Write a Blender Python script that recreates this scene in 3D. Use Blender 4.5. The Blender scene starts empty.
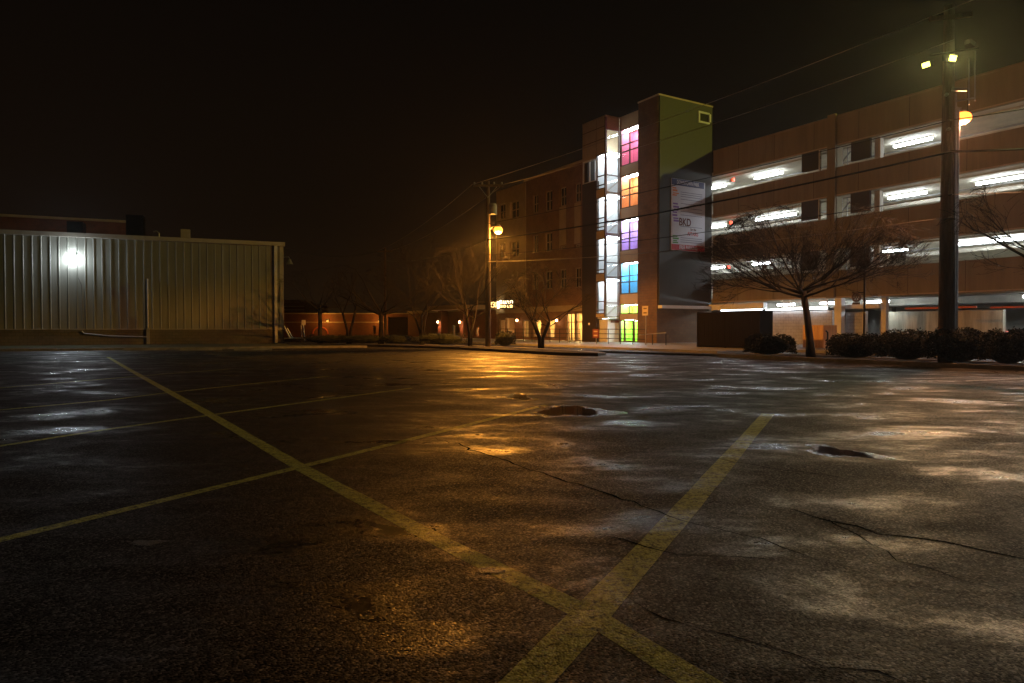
import bpy, math, random
from math import sin, cos, pi, radians, atan, atan2, sqrt, hypot
from mathutils import Vector, Matrix

random.seed(7)
S = bpy.context.scene
COL = S.collection
FPX, HOR, H = 685.0, 328.0, 1.2
PITCH = atan((341.5 - HOR) / FPX)

# ------------------------------------------------------------------ camera
cam_d = bpy.data.cameras.new('camera')
cam_d.sensor_width = 36.0
cam_d.lens = FPX * 36.0 / 1024.0
cam_d.clip_start = 0.05
cam_d.clip_end = 3000
cam = bpy.data.objects.new('camera', cam_d)
COL.objects.link(cam)
cam.location = (0, 0, H)
cam.rotation_euler = (pi / 2 - PITCH, 0, 0)
S.camera = cam


def ray(px, py):
    u, v = (px - 512) / FPX, (341.5 - py) / FPX
    return Vector((u, cos(PITCH) + sin(PITCH) * v, -sin(PITCH) + cos(PITCH) * v))


def ground(px, py, z=0.0):
    r = ray(px, py)
    t = (z - H) / r.z
    return Vector((r.x * t, r.y * t, z))


def at_depth(px, py, d):
    r = ray(px, py)
    t = d / r.y
    return Vector((r.x * t, d, H + r.z * t))


class Frame:
    """a building grid: local x runs to the right along the front, y runs inwards"""
    def __init__(s, org, ang):
        s.o, s.a = Vector((org[0], org[1], 0)), ang
        s.ex, s.ey = Vector((cos(ang), sin(ang), 0)), Vector((-sin(ang), cos(ang), 0))

    def front(s, px, py, y=0.0):
        r = ray(px, py)
        c = Vector((0, 0, H)) - s.o
        t = (y - c.dot(s.ey)) / r.dot(s.ey)
        p = c + r * t
        return p.dot(s.ex), p.z

    def side(s, px, py, x=0.0):
        r = ray(px, py)
        c = Vector((0, 0, H)) - s.o
        t = (x - c.dot(s.ex)) / r.dot(s.ex)
        p = c + r * t
        return p.dot(s.ey), p.z

    def fx(s, px, y=0.0): return s.front(px, 328, y)[0]
    def fz(s, px, py, y=0.0): return s.front(px, py, y)[1]
    def loc(s, p):
        d = Vector((p[0], p[1], 0)) - s.o
        return d.dot(s.ex), d.dot(s.ey)
    def world(s, x, y, z=0.0):
        p = s.o + s.ex * x + s.ey * y
        return Vector((p.x, p.y, z))


p0 = at_depth(658, 328, 49.0)
T = Frame((p0.x, p0.y), radians(-58.9))
k0 = at_depth(284, 328, 49.0)
LB = Frame((k0.x, k0.y), radians(22.5))
W = Frame((0, 0), 0.0)

# ------------------------------------------------------------------ materials
def new_mat(name):
    m = bpy.data.materials.new(name)
    m.use_nodes = True
    nt = m.node_tree
    return m, nt, nt.nodes['Principled BSDF'], nt.nodes['Material Output']


def nd(nt, typ, **kw):
    n = nt.nodes.new(typ)
    for k, v in kw.items():
        if k in n.inputs:
            n.inputs[k].default_value = v
        else:
            setattr(n, k, v)
    return n


def ramp(nt, src, stops):
    r = nt.nodes.new('ShaderNodeValToRGB')
    el = r.color_ramp.elements
    while len(el) > 1:
        el.remove(el[-1])
    el[0].position, el[0].color = stops[0][0], tuple(stops[0][1]) + (1,)
    for p, c in stops[1:]:
        e = el.new(p)
        e.color = tuple(c) + (1,)
    nt.links.new(src, r.inputs[0])
    return r.outputs[0]


def g3(v): return (v, v, v)


def mat(name, color, rough=0.7, var=0.3, scale=2.0, bump=0.15, bscale=30.0, metal=0.0, spec=0.5, streak=False):
    m, nt, b, out = new_mat(name)
    tc = nd(nt, 'ShaderNodeTexCoord')
    src = tc.outputs['Object']
    if streak:
        mp = nd(nt, 'ShaderNodeMapping')
        mp.inputs['Scale'].default_value = (3, 3, 0.35)
        nt.links.new(src, mp.inputs[0])
        n1src = mp.outputs[0]
    else:
        n1src = src
    n1 = nd(nt, 'ShaderNodeTexNoise', Scale=scale, Detail=6.0, Roughness=0.65)
    nt.links.new(n1src, n1.inputs['Vector'])
    lo = tuple(c * (1 - var) for c in color)
    hi = tuple(min(1, c * (1 + var)) for c in color)
    nt.links.new(ramp(nt, n1.outputs['Fac'], [(0.3, lo), (0.7, hi)]), b.inputs['Base Color'])
    n2 = nd(nt, 'ShaderNodeTexNoise', Scale=bscale, Detail=4.0)
    nt.links.new(src, n2.inputs['Vector'])
    bp = nd(nt, 'ShaderNodeBump', Strength=bump, Distance=0.02)
    nt.links.new(n2.outputs['Fac'], bp.inputs['Height'])
    nt.links.new(bp.outputs[0], b.inputs['Normal'])
    nt.links.new(ramp(nt, n1.outputs['Fac'], [(0.2, g3(max(0.02, rough - 0.1))), (0.8, g3(min(1, rough + 0.1)))]), b.inputs['Roughness'])
    b.inputs['Metallic'].default_value = metal
    b.inputs['Specular IOR Level'].default_value = spec
    return m


def emit(name, color, strength, var=0.0, scale=6.0):
    m, nt, b, out = new_mat(name)
    b.inputs['Base Color'].default_value = (0.6, 0.6, 0.6, 1)
    b.inputs['Emission Color'].default_value = tuple(color) + (1,)
    b.inputs['Emission Strength'].default_value = strength
    if var:
        tc = nd(nt, 'ShaderNodeTexCoord')
        n = nd(nt, 'ShaderNodeTexNoise', Scale=scale, Detail=3.0)
        nt.links.new(tc.outputs['Object'], n.inputs['Vector'])
        nt.links.new(ramp(nt, n.outputs['Fac'], [(0.35, tuple(c * (1 - var) for c in color)), (0.65, color)]), b.inputs['Emission Color'])
    return m


def glass(name, tint=(0.9, 0.95, 0.95), refl=0.12):
    m, nt, b, out = new_mat(name)
    nt.nodes.remove(b)
    tr = nd(nt, 'ShaderNodeBsdfTransparent', Color=tuple(tint) + (1,))
    gl = nd(nt, 'ShaderNodeBsdfGlossy', Roughness=0.03)
    fr = nd(nt, 'ShaderNodeLayerWeight', Blend=0.5)
    mx = nd(nt, 'ShaderNodeMixShader')
    nt.links.new(ramp(nt, fr.outputs['Facing'], [(0.0, g3(0.03)), (0.6, g3(0.06)), (0.85, g3(0.25)), (1.0, g3(0.9))]), mx.inputs[0])
    nt.links.new(tr.outputs[0], mx.inputs[1])
    nt.links.new(gl.outputs[0], mx.inputs[2])
    nt.links.new(mx.outputs[0], out.inputs['Surface'])
    return m


def masonry(name, c1, c2, mortar, bw=0.4, bh=0.2, rough=0.8):
    m, nt, b, out = new_mat(name)
    tc = nd(nt, 'ShaderNodeTexCoord')
    sx = nd(nt, 'ShaderNodeSeparateXYZ')
    nt.links.new(tc.outputs['Object'], sx.inputs[0])
    ad = nd(nt, 'ShaderNodeMath', operation='ADD')
    nt.links.new(sx.outputs[0], ad.inputs[0]); nt.links.new(sx.outputs[1], ad.inputs[1])
    cb = nd(nt, 'ShaderNodeCombineXYZ')
    nt.links.new(ad.outputs[0], cb.inputs[0]); nt.links.new(sx.outputs[2], cb.inputs[1])
    br = nd(nt, 'ShaderNodeTexBrick', Scale=1.0, Color1=c1 + (1,), Color2=c2 + (1,), Mortar=mortar + (1,))
    br.inputs['Brick Width'].default_value = bw
    br.inputs['Row Height'].default_value = bh
    br.inputs['Mortar Size'].default_value = 0.012
    nt.links.new(cb.outputs[0], br.inputs['Vector'])
    n = nd(nt, 'ShaderNodeTexNoise', Scale=0.8, Detail=7.0, Roughness=0.7)
    nt.links.new(tc.outputs['Object'], n.inputs['Vector'])
    mx = nd(nt, 'ShaderNodeMix', data_type='RGBA', blend_type='MULTIPLY')
    mx.inputs[0].default_value = 1.0
    nt.links.new(br.outputs['Color'], mx.inputs[6])
    nt.links.new(ramp(nt, n.outputs['Fac'], [(0.3, g3(0.62)), (0.7, g3(1.15))]), mx.inputs[7])
    nt.links.new(mx.outputs[2], b.inputs['Base Color'])
    bp = nd(nt, 'ShaderNodeBump', Strength=0.35, Distance=0.01)
    nt.links.new(br.outputs['Fac'], bp.inputs['Height']); bp.invert = True
    nt.links.new(bp.outputs[0], b.inputs['Normal'])
    b.inputs['Roughness'].default_value = rough
    return m


def wet_asphalt(name, paint=None, film=False):
    m, nt, b, out = new_mat(name)
    L = nt.links.new
    tc = nd(nt, 'ShaderNodeTexCoord')
    P = tc.outputs['Object']
    agg = nd(nt, 'ShaderNodeTexVoronoi', Scale=95.0, Randomness=1.0)
    L(P, agg.inputs['Vector'])
    fine = nd(nt, 'ShaderNodeTexNoise', Scale=60.0, Detail=4.0, Roughness=0.7)
    L(P, fine.inputs['Vector'])
    wet = nd(nt, 'ShaderNodeTexNoise', Scale=0.8, Detail=9.0, Roughness=0.68, Distortion=0.3)
    mp = nd(nt, 'ShaderNodeMapping'); mp.inputs['Scale'].default_value = (0.75, 1.2, 1); mp.inputs['Rotation'].default_value = (0, 0, 0.3)
    L(P, mp.inputs[0]); L(mp.outputs[0], wet.inputs['Vector'])
    big = nd(nt, 'ShaderNodeTexNoise', Scale=0.12, Detail=3.0)
    L(P, big.inputs['Vector'])
    und = nd(nt, 'ShaderNodeTexNoise', Scale=0.55, Detail=2.0)
    L(P, und.inputs['Vector'])
    # colour: stones, binder, stained patches
    stone = ramp(nt, agg.outputs['Color'], [(0.2, (0.004, 0.004, 0.004)), (0.5, (0.011, 0.011, 0.010)), (0.7, (0.034, 0.032, 0.029)), (0.9, (0.12, 0.112, 0.10))])
    st = nd(nt, 'ShaderNodeMix', data_type='RGBA', blend_type='MULTIPLY'); st.inputs[0].default_value = 1.0
    L(stone, st.inputs[6]); L(ramp(nt, big.outputs['Fac'], [(0.35, g3(0.7)), (0.65, g3(1.25))]), st.inputs[7])
    col = st.outputs[2]
    if paint:
        w1 = nd(nt, 'ShaderNodeTexNoise', Scale=16.0, Detail=8.0, Roughness=0.75)
        L(P, w1.inputs['Vector'])
        w2 = nd(nt, 'ShaderNodeMath', operation='MULTIPLY_ADD')
        L(fine.outputs['Fac'], w2.inputs[0]); w2.inputs[1].default_value = 0.7; L(w1.outputs['Fac'], w2.inputs[2])
        fac = ramp(nt, w2.outputs[0], [(0.70, g3(0.06)), (0.92, g3(0.95))])
        pm = nd(nt, 'ShaderNodeMix', data_type='RGBA')
        L(fac, pm.inputs[0]); L(col, pm.inputs[6]); pm.inputs[7].default_value = paint + (1,)
        col = pm.outputs[2]
    L(col, b.inputs['Base Color'])
    # wetness decides the gloss of the film over the stones
    rg = ramp(nt, wet.outputs['Fac'], [(0.40, g3(0.68)), (0.53, g3(0.56)), (0.595, g3(0.30)), (0.68, g3(0.13))])
    if film: b.inputs['Roughness'].default_value = 0.17
    else: L(rg, b.inputs['Roughness'])
    L(ramp(nt, wet.outputs['Fac'], [(0.42, g3(0.09)), (0.53, g3(0.2)), (0.64, g3(0.62))]), b.inputs['Specular IOR Level'])
    hs = nd(nt, 'ShaderNodeMath', operation='MULTIPLY_ADD')
    L(agg.outputs['Distance'], hs.inputs[0]); hs.inputs[1].default_value = -1.0; L(fine.outputs['Fac'], hs.inputs[2])
    wetfac = ramp(nt, wet.outputs['Fac'], [(0.45, g3(1.0)), (0.72, g3(0.4))])
    b1 = nd(nt, 'ShaderNodeBump', Distance=0.0032)
    L(wetfac, b1.inputs['Strength']); L(hs.outputs[0], b1.inputs['Height'])
    b2 = nd(nt, 'ShaderNodeBump', Strength=0.12, Distance=0.03)
    L(und.outputs['Fac'], b2.inputs['Height']); L(b1.outputs[0], b2.inputs['Normal'])
    # every stone is a small facet with its own tilt
    tl = nd(nt, 'ShaderNodeVectorMath', operation='SUBTRACT'); L(agg.outputs['Color'], tl.inputs[0]); tl.inputs[1].default_value = (.5, .5, .5)
    t2 = nd(nt, 'ShaderNodeVectorMath', operation='MULTIPLY'); L(tl.outputs[0], t2.inputs[0]); t2.inputs[1].default_value = (.36, .36, 0)
    t3 = nd(nt, 'ShaderNodeVectorMath', operation='MULTIPLY'); L(t2.outputs[0], t3.inputs[0]); L(wetfac, t3.inputs[1])
    t4 = nd(nt, 'ShaderNodeVectorMath', operation='ADD'); L(b2.outputs[0], t4.inputs[0]); L(t3.outputs[0], t4.inputs[1])
    t5 = nd(nt, 'ShaderNodeVectorMath', operation='NORMALIZE'); L(t4.outputs[0], t5.inputs[0])
    L(t5.outputs[0], b.inputs['Normal'])
    return m


M = {}
M['asphalt'] = wet_asphalt('wet_asphalt')
M['film'] = wet_asphalt('water_film', None, True)
M['yellow_paint'] = wet_asphalt('worn_yellow_paint', (0.66, 0.66, 0.16))
M['white_paint'] = wet_asphalt('worn_white_paint', (0.6, 0.6, 0.56))
M['crack'] = mat('crack_tar', (0.003, 0.003, 0.003), 0.9, bump=0.0, spec=0.0)
M['concrete'] = mat('wet_concrete', (0.27, 0.26, 0.24), 0.5, 0.25, 1.5, 0.2, 40)
M['kerb'] = mat('kerb_concrete', (0.22, 0.21, 0.19), 0.6, 0.35, 3, 0.3, 40)
M['soil'] = mat('mulch_soil', (0.018, 0.013, 0.009), 0.9, 0.5, 6, 0.8, 30)
M['grass'] = mat('night_grass', (0.035, 0.045, 0.015), 0.9, 0.4, 5, 0.9, 60)
M['precast'] = mat('brown_precast', (0.235, 0.195, 0.12), 0.8, 0.2, 0.6, 0.2, 60, streak=True)
M['precast_dark'] = mat('dark_panel', (0.045, 0.03, 0.022), 0.8, 0.2, 0.8, 0.2, 50)
M['slab'] = mat('garage_concrete', (0.62, 0.585, 0.50), 0.8, 0.2, 0.9, 0.15, 40)
M['tower_brick'] = masonry('tower_brick', (0.19, 0.115, 0.06), (0.155, 0.09, 0.05), (0.12, 0.09, 0.065))
M['tower_dark'] = mat('tower_dark_brick', (0.035, 0.024, 0.018), 0.85, 0.2, 1.0, 0.2, 50)
M['tan_panel'] = mat('tan_panel', (0.50, 0.40, 0.27), 0.6, 0.1, 1.2, 0.1, 30)
M['metal_panel'] = mat('charcoal_metal_panel', (0.05, 0.05, 0.048), 0.6, 0.15, 1.5, 0.08, 30)
M['brick'] = masonry('red_brown_brick', (0.33, 0.16, 0.08), (0.26, 0.12, 0.06), (0.24, 0.18, 0.13), 0.22, 0.075)
M['low_brick'] = masonry('low_brick', (0.26, 0.075, 0.035), (0.2, 0.06, 0.03), (0.14, 0.1, 0.07), 0.3, 0.1)
M['stone'] = mat('pale_stone', (0.46, 0.37, 0.26), 0.8, 0.15, 1.5, 0.15, 30)
M['siding'] = mat('tan_metal_siding', (0.225, 0.23, 0.20), 0.42, 0.16, 1.2, 0.06, 20, streak=True)
M['fascia'] = mat('metal_fascia', (0.36, 0.34, 0.29), 0.5, 0.12, 2, 0.08, 20)
M['block'] = masonry('stained_block', (0.14, 0.125, 0.095), (0.11, 0.10, 0.08), (0.07, 0.065, 0.05))
M['grey_block'] = masonry('grey_block', (0.46, 0.47, 0.48), (0.42, 0.43, 0.44), (0.3, 0.3, 0.3))
M['dark_metal'] = mat('dark_metal', (0.03, 0.03, 0.03), 0.4, 0.2, 4, 0.05, 20, 0.7)
M['galv'] = mat('galvanised_metal', (0.35, 0.35, 0.35), 0.45, 0.15, 4, 0.05, 20, 0.6)
M['frame'] = mat('window_frame', (0.12, 0.075, 0.05), 0.5, 0.15, 4, 0.05, 20)
M['white_frame'] = mat('white_frame', (0.62, 0.60, 0.56), 0.5, 0.1, 4, 0.05, 20)
M['white_wall'] = mat('white_wall', (0.78, 0.80, 0.82), 0.7, 0.05, 1, 0.05, 20)
M['beige_wall'] = mat('beige_wall', (0.62, 0.45, 0.24), 0.8, 0.12, 1, 0.05, 20)
M['glass'] = glass('clear_glass')
M['dark_glass'] = mat('unlit_glass', (0.012, 0.013, 0.015), 0.08, 0.2, 1, 0.01, 5)
M['wood'] = mat('pole_wood', (0.15, 0.105, 0.07), 0.85, 0.4, 5, 0.5, 25, streak=True)
M['gate'] = mat('gate_boards', (0.006, 0.004, 0.003), 0.9, 0.35, 3, 0.3, 20, streak=True, spec=0.15)
M['bark'] = mat('bark', (0.05, 0.036, 0.024), 0.9, 0.35, 8, 0.6, 30)
M['bark_dark'] = mat('wet_dark_bark', (0.014, 0.010, 0.008), 0.8, 0.35, 8, 0.6, 30)
M['leaf'] = mat('boxwood_leaf', (0.011, 0.015, 0.007), 0.9, 0.5, 6, 0.2, 30)
M['stained_wall'] = mat('stained_concrete', (0.40, 0.38, 0.29), 0.85, 0.45, 0.9, 0.2, 12, streak=True)
M['bark_far'] = mat('far_bark', (0.012, 0.008, 0.006), 0.9, 0.3, 8, 0.4, 30, spec=0.2)
M['thin_wire'] = mat('thin_wire', (0.32, 0.29, 0.25), 0.6, 0.1, 5, 0.0, 5)
M['wire'] = mat('wire_rubber', (0.012, 0.012, 0.012), 0.7, 0.1, 5, 0.0, 5)
M['plywood'] = mat('orange_plywood', (0.72, 0.46, 0.25), 0.75, 0.2, 3, 0.1, 20, streak=True)
M['water'] = mat('puddle_water', (0.006, 0.006, 0.006), 0.04, 0.2, 1.0, 0.02, 6.0)
M['damp'] = mat('damp_asphalt', (0.01, 0.01, 0.01), 0.4, 0.5, 30, 1.0, 90)
M['tin'] = mat('transformer_tin', (0.30, 0.31, 0.30), 0.5, 0.1, 4, 0.05, 20)
M['sign_white'] = mat('sign_white', (0.5, 0.42, 0.38), 0.6, 0.1, 4, 0.02, 20)
M['sign_red'] = mat('sign_red', (0.16, 0.04, 0.03), 0.6, 0.1, 4, 0.02, 20)
M['red_bar'] = mat('clearance_red', (0.55, 0.12, 0.05), 0.6, 0.15, 4, 0.05, 20)
M['banner'] = mat('banner_vinyl', (0.58, 0.60, 0.70), 0.5, 0.04, 1, 0.03, 4)
M['banner_blue'] = mat('banner_blue', (0.05, 0.07, 0.2), 0.5, 0.05, 1, 0.03, 4)
M['banner_red'] = mat('banner_red', (0.45, 0.03, 0.05), 0.5, 0.05, 1, 0.03, 4)
M['banner_purple'] = mat('banner_purple', (0.22, 0.12, 0.42), 0.5, 0.05, 1, 0.03, 4)
M['banner_green'] = mat('banner_green', (0.08, 0.3, 0.08), 0.5, 0.05, 1, 0.03, 4)
M['banner_orange'] = mat('banner_orange', (0.7, 0.22, 0.08), 0.5, 0.05, 1, 0.03, 4)
M['ink'] = mat('maroon_ink', (0.10, 0.015, 0.02), 0.5, 0.05, 1, 0.0, 4)
M['car_paint'] = mat('dark_car_paint', (0.012, 0.013, 0.016), 0.2, 0.1, 1, 0.0, 4)
M['rubber'] = mat('tyre_rubber', (0.012, 0.012, 0.012), 0.8, 0.1, 5, 0.2, 30)
for nm, c in dict(pink=(0.9, 0.2, 0.36), orange=(0.92, 0.33, 0.1), purple=(0.55, 0.34, 0.88), blue=(0.12, 0.5, 0.88), green=(0.38, 0.88, 0.06)).items():
    M[nm] = mat(nm + '_painted_wall', c, 0.6, 0.06, 1, 0.03, 10)
M['tube'] = emit('fluorescent_tube', (0.86, 0.94, 0.97), 46)
M['stair_tube'] = emit('stair_light', (0.88, 0.96, 1.0), 42)
M['bay_light'] = emit('bay_light', (0.90, 0.97, 1.0), 13)
M['lobby_light'] = emit('lobby_light', (1.0, 0.64, 0.22), 230)
M['exit_red'] = emit('exit_red', (1.0, 0.05, 0.02), 6)
M['sodium_halo'] = emit('sodium_halo', (1.0, 0.30, 0.025), 4)
M['sodium_red'] = emit('sodium_deep', (1.0, 0.20, 0.025), 5)
M['flood_lens'] = emit('flood_lens', (0.92, 0.95, 0.17), 4.5)
M['flood_dim'] = emit('flood_dim', (0.75, 0.9, 0.3), 12)
M['pack_lens'] = emit('pack_lens', (0.85, 0.93, 1.0), 230)
M['warm_bulb'] = emit('warm_bulb', (1.0, 0.52, 0.22), 30)
M['soft_tube'] = emit('soffit_tube', (0.9, 0.96, 1.0), 10)
M['orange_lens'] = emit('orange_lens', (1.0, 0.42, 0.06), 0.25)
M['neon'] = emit('sign_light', (1.0, 0.62, 0.2), 3.5)
M['neon_white'] = emit('sign_light_white', (1.0, 0.8, 0.45), 6)
M['green_led'] = emit('green_led', (0.1, 0.9, 0.5), 2)
M['tail'] = emit('tail_lamp', (1.0, 0.1, 0.05), 1.2)

# ------------------------------------------------------------------ objects
OFF = {}


def tag(o, label=None, cat=None, group=None, kind=None):
    if label: o['label'] = label
    if cat: o['category'] = cat
    if group: o['group'] = group
    if kind: o['kind'] = kind
    return o


def thing(name, label, cat, frame=W, base=(0, 0, 0), group=None):
    o = bpy.data.objects.new(name, None)
    COL.objects.link(o)
    o.empty_display_size = 0.3
    o.location = frame.world(base[0], base[1], base[2])
    o.rotation_euler = (0, 0, frame.a)
    OFF[o.name] = Vector(base)
    return tag(o, label, cat, group)


def copy_tree(o, parent=None):
    c = o.copy()
    COL.objects.link(c)
    c.parent = parent
    for ch in o.children:
        copy_tree(ch, c)
    return c


class MB:
    def __init__(s): s.v, s.f = [], []

    def add(s, vs, fs):
        n = len(s.v)
        s.v += [tuple(v) for v in vs]
        s.f += [tuple(i + n for i in f) for f in fs]
        return s

    def box(s, x0, x1, y0, y1, z0, z1):
        x0, x1 = sorted((x0, x1)); y0, y1 = sorted((y0, y1)); z0, z1 = sorted((z0, z1))
        return s.add([(x0, y0, z0), (x1, y0, z0), (x1, y1, z0), (x0, y1, z0), (x0, y0, z1), (x1, y0, z1), (x1, y1, z1), (x0, y1, z1)],
                     [(0, 3, 2, 1), (4, 5, 6, 7), (0, 1, 5, 4), (1, 2, 6, 5), (2, 3, 7, 6), (3, 0, 4, 7)])

    def path(s, pts, rad, n=6, cap=True):
        pts = [Vector(p) for p in pts]
        if not hasattr(rad, '__len__'): rad = [rad] * len(pts)
        base = len(s.v)
        prev = None
        for i, p in enumerate(pts):
            d = (pts[min(i + 1, len(pts) - 1)] - pts[max(i - 1, 0)]).normalized()
            if prev is None:
                a = d.cross(Vector((0, 0, 1)))
                if a.length < 0.05: a = d.cross(Vector((1, 0, 0)))
            else:
                a = prev - d * prev.dot(d)
            a.normalize(); prev = a
            b = d.cross(a)
            for k in range(n):
                t = 2 * pi * k / n
                s.v.append(tuple(p + (a * cos(t) + b * sin(t)) * rad[i]))
        for i in range(len(pts) - 1):
            for k in range(n):
                k2 = (k + 1) % n
                s.f.append((base + i * n + k, base + i * n + k2, base + (i + 1) * n + k2, base + (i + 1) * n + k))
        if cap and n > 3:
            s.f.append(tuple(base + k for k in reversed(range(n))))
            s.f.append(tuple(base + (len(pts) - 1) * n + k for k in range(n)))
        return s

    def tube(s, a, b, r, r2=None, n=8): return s.path([a, b], [r, r2 if r2 is not None else r], n)

    def prism(s, pts, z0, z1):
        n = len(pts)
        area = sum(pts[i][0] * pts[(i + 1) % n][1] - pts[(i + 1) % n][0] * pts[i][1] for i in range(n))
        if area < 0: pts = list(reversed(pts))
        return s.add([(p[0], p[1], z0) for p in pts] + [(p[0], p[1], z1) for p in pts],
                     [tuple(reversed(range(n))), tuple(range(n, 2 * n))] + [(i, (i + 1) % n, n + (i + 1) % n, n + i) for i in range(n)])

    def extr(s, prof, x0, x1):
        """profile in (y, z) pushed along x"""
        n = len(prof)
        return s.add([(x0, p[0], p[1]) for p in prof] + [(x1, p[0], p[1]) for p in prof],
                     [tuple(reversed(range(n))), tuple(range(n, 2 * n))] + [(i, (i + 1) % n, n + (i + 1) % n, n + i) for i in range(n)])

    def ball(s, c, r, seg=12, rings=8):
        rx, ry, rz = r if hasattr(r, '__len__') else (r, r, r)
        vs = [(c[0], c[1], c[2] - rz)]
        for i in range(1, rings):
            a = -pi / 2 + pi * i / rings
            for k in range(seg):
                t = 2 * pi * k / seg
                vs.append((c[0] + rx * cos(a) * cos(t), c[1] + ry * cos(a) * sin(t), c[2] + rz * sin(a)))
        vs.append((c[0], c[1], c[2] + rz))
        fs = [(0, 1 + (k + 1) % seg, 1 + k) for k in range(seg)]
        for i in range(rings - 2):
            for k in range(seg):
                a, b = 1 + i * seg + k, 1 + i * seg + (k + 1) % seg
                fs.append((a, b, b + seg, a + seg))
        l = len(vs) - 1
        fs += [(l, l - seg + k, l - seg + (k + 1) % seg) for k in range(seg)]
        return s.add(vs, fs)

    def mesh(s, name, m, off=Vector((0, 0, 0)), smooth=False):
        me = bpy.data.meshes.new(name)
        me.from_pydata([(v[0] - off[0], v[1] - off[1], v[2] - off[2]) for v in s.v], [], s.f)
        if smooth: me.polygons.foreach_set('use_smooth', [True] * len(me.polygons))
        me.materials.append(m)
        me.update()
        return me

    def build(s, name, m, parent=None, smooth=False, bevel=0.0):
        m = M[m] if isinstance(m, str) else m
        off = OFF.get(parent.name, Vector((0, 0, 0))) if parent else Vector((0, 0, 0))
        o = bpy.data.objects.new(name, s.mesh(name, m, off, smooth))
        COL.objects.link(o)
        if parent:
            o.parent = parent
            OFF[o.name] = off
        if bevel:
            bv = o.modifiers.new('bevel', 'BEVEL'); bv.width = bevel; bv.segments = 2; bv.limit_method = 'ANGLE'
        return o

    def top(s, name, m, label, cat, frame=W, group=None, kind=None, smooth=False, base=None):
        """a thing that is one mesh, origin at its base"""
        if base is None:
            base = Vector((sum(v[0] for v in s.v) / len(s.v), sum(v[1] for v in s.v) / len(s.v), min(v[2] for v in s.v)))
        base = Vector(base)
        o = bpy.data.objects.new(name, s.mesh(name, M[m] if isinstance(m, str) else m, base, smooth))
        COL.objects.link(o)
        o.location = frame.world(base[0], base[1], base[2])
        o.rotation_euler = (0, 0, frame.a)
        return tag(o, label, cat, group, kind)


def text(body, size, m, parent, loc, rot, name='lettering', depth=0.006, align='CENTER', sx=1.0):
    c = bpy.data.curves.new(name, 'FONT')
    c.body, c.size, c.extrude = body, size, depth
    c.offset = size * .018
    c.align_x, c.align_y = align, 'CENTER'
    c.materials.append(M[m])
    tmp = bpy.data.objects.new(name, c)
    me = bpy.data.meshes.new_from_object(tmp)
    me.name = name
    bpy.data.objects.remove(tmp)
    bpy.data.curves.remove(c)
    o = bpy.data.objects.new(name, me)
    COL.objects.link(o)
    o.parent = parent
    off = OFF.get(parent.name, Vector((0, 0, 0)))
    o.location = Vector(loc) - off
    o.rotation_euler = rot
    o.scale = (sx, 1, 1)
    return o


def lamp(name, typ, parent, loc, color, power, size=0.1, rot=None, **kw):
    """the light itself, a child of the lamp that carries it"""
    l = bpy.data.lights.new(name, typ)
    l.color, l.energy = color, power
    if typ == 'AREA': l.size = size
    else: l.shadow_soft_size = size
    for k, v in kw.items(): setattr(l, k, v)
    o = bpy.data.objects.new(name, l)
    COL.objects.link(o)
    o.parent = parent
    o.location = Vector(loc) - OFF.get(parent.name, Vector((0, 0, 0)))
    if rot is not None: o.rotation_euler = rot
    return o


def aim(d):
    return Vector(d).to_track_quat('-Z', 'Y').to_euler()


# ================================================================== SETTING
MB().add([(-900, -300, 0), (900, -300, 0), (900, 1500, 0), (-900, 1500, 0)], [(0, 1, 2, 3)]).top('parking_lot_ground', 'asphalt', None, None, kind='structure', base=(0, 0, 0))


def ribbon(pts, width, m, name, z=0.004, taper=False):
    mb = MB()
    pts = [Vector((p[0], p[1], 0)) for p in pts]
    # resample for slightly uneven edges
    fine = []
    for a, b in zip(pts[:-1], pts[1:]):
        n = max(1, int((b - a).length / 0.25))
        fine += [a.lerp(b, i / n) for i in range(n)]
    fine.append(pts[-1])
    L, R = [], []
    for i, p in enumerate(fine):
        d = (fine[min(i + 1, len(fine) - 1)] - fine[max(i - 1, 0)]).normalized()
        nrm = Vector((-d.y, d.x, 0))
        w = width * (1 + random.uniform(-0.05, 0.05)) / 2
        if taper:
            t = i / (len(fine) - 1)
            w = width * random.uniform(0.35, 1.3) / 2 * min(1, 6 * t + 0.1, 6 * (1 - t) + 0.1)
        L.append(p + nrm * w); R.append(p - nrm * w)
    vs = [(v.x, v.y, z) for v in L] + [(v.x, v.y, z) for v in R]
    n = len(L)
    mb.add(vs, [(i, n + i, n + i + 1, i + 1) for i in range(n - 1)])
    o = bpy.data.objects.new(name, mb.mesh(name, M[m]))
    COL.objects.link(o)
    o['kind'] = 'structure'
    return o


def gp(*pts): return [ground(px, py) for px, py in pts]


LINES = [
    ([(860, 782), (700, 683), (590, 615), (440, 541), (300, 467), (211, 415), (130, 370), (108, 357)], 0.135, 0.0008),
    ([(-120, 571), (0, 540), (140, 506), (300, 467), (420, 437), (545, 405)], 0.105, 0.0014),
    ([(420, 790), (530, 679), (590, 615), (680, 515), (768, 414)], 0.165, 0.0014),
    ([(-80, 456), (0, 446), (110, 429), (211, 415), (300, 403), (412, 388)], 0.10, 0.0014),
    ([(-60, 415), (0, 410), (110, 400), (165, 393), (250, 384), (330, 376)], 0.10, 0.0014),
    ([(-40, 391), (0, 388), (140, 376), (230, 369)], 0.10, 0.0014),
]
for pts, w, z in LINES:
    ribbon(gp(*pts), w, 'yellow_paint', 'parking_line', z)
ribbon(gp((965, 381), (1000, 379.5), (1060, 377)), 0.1, 'white_paint', 'parking_line', 0.001)


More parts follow.
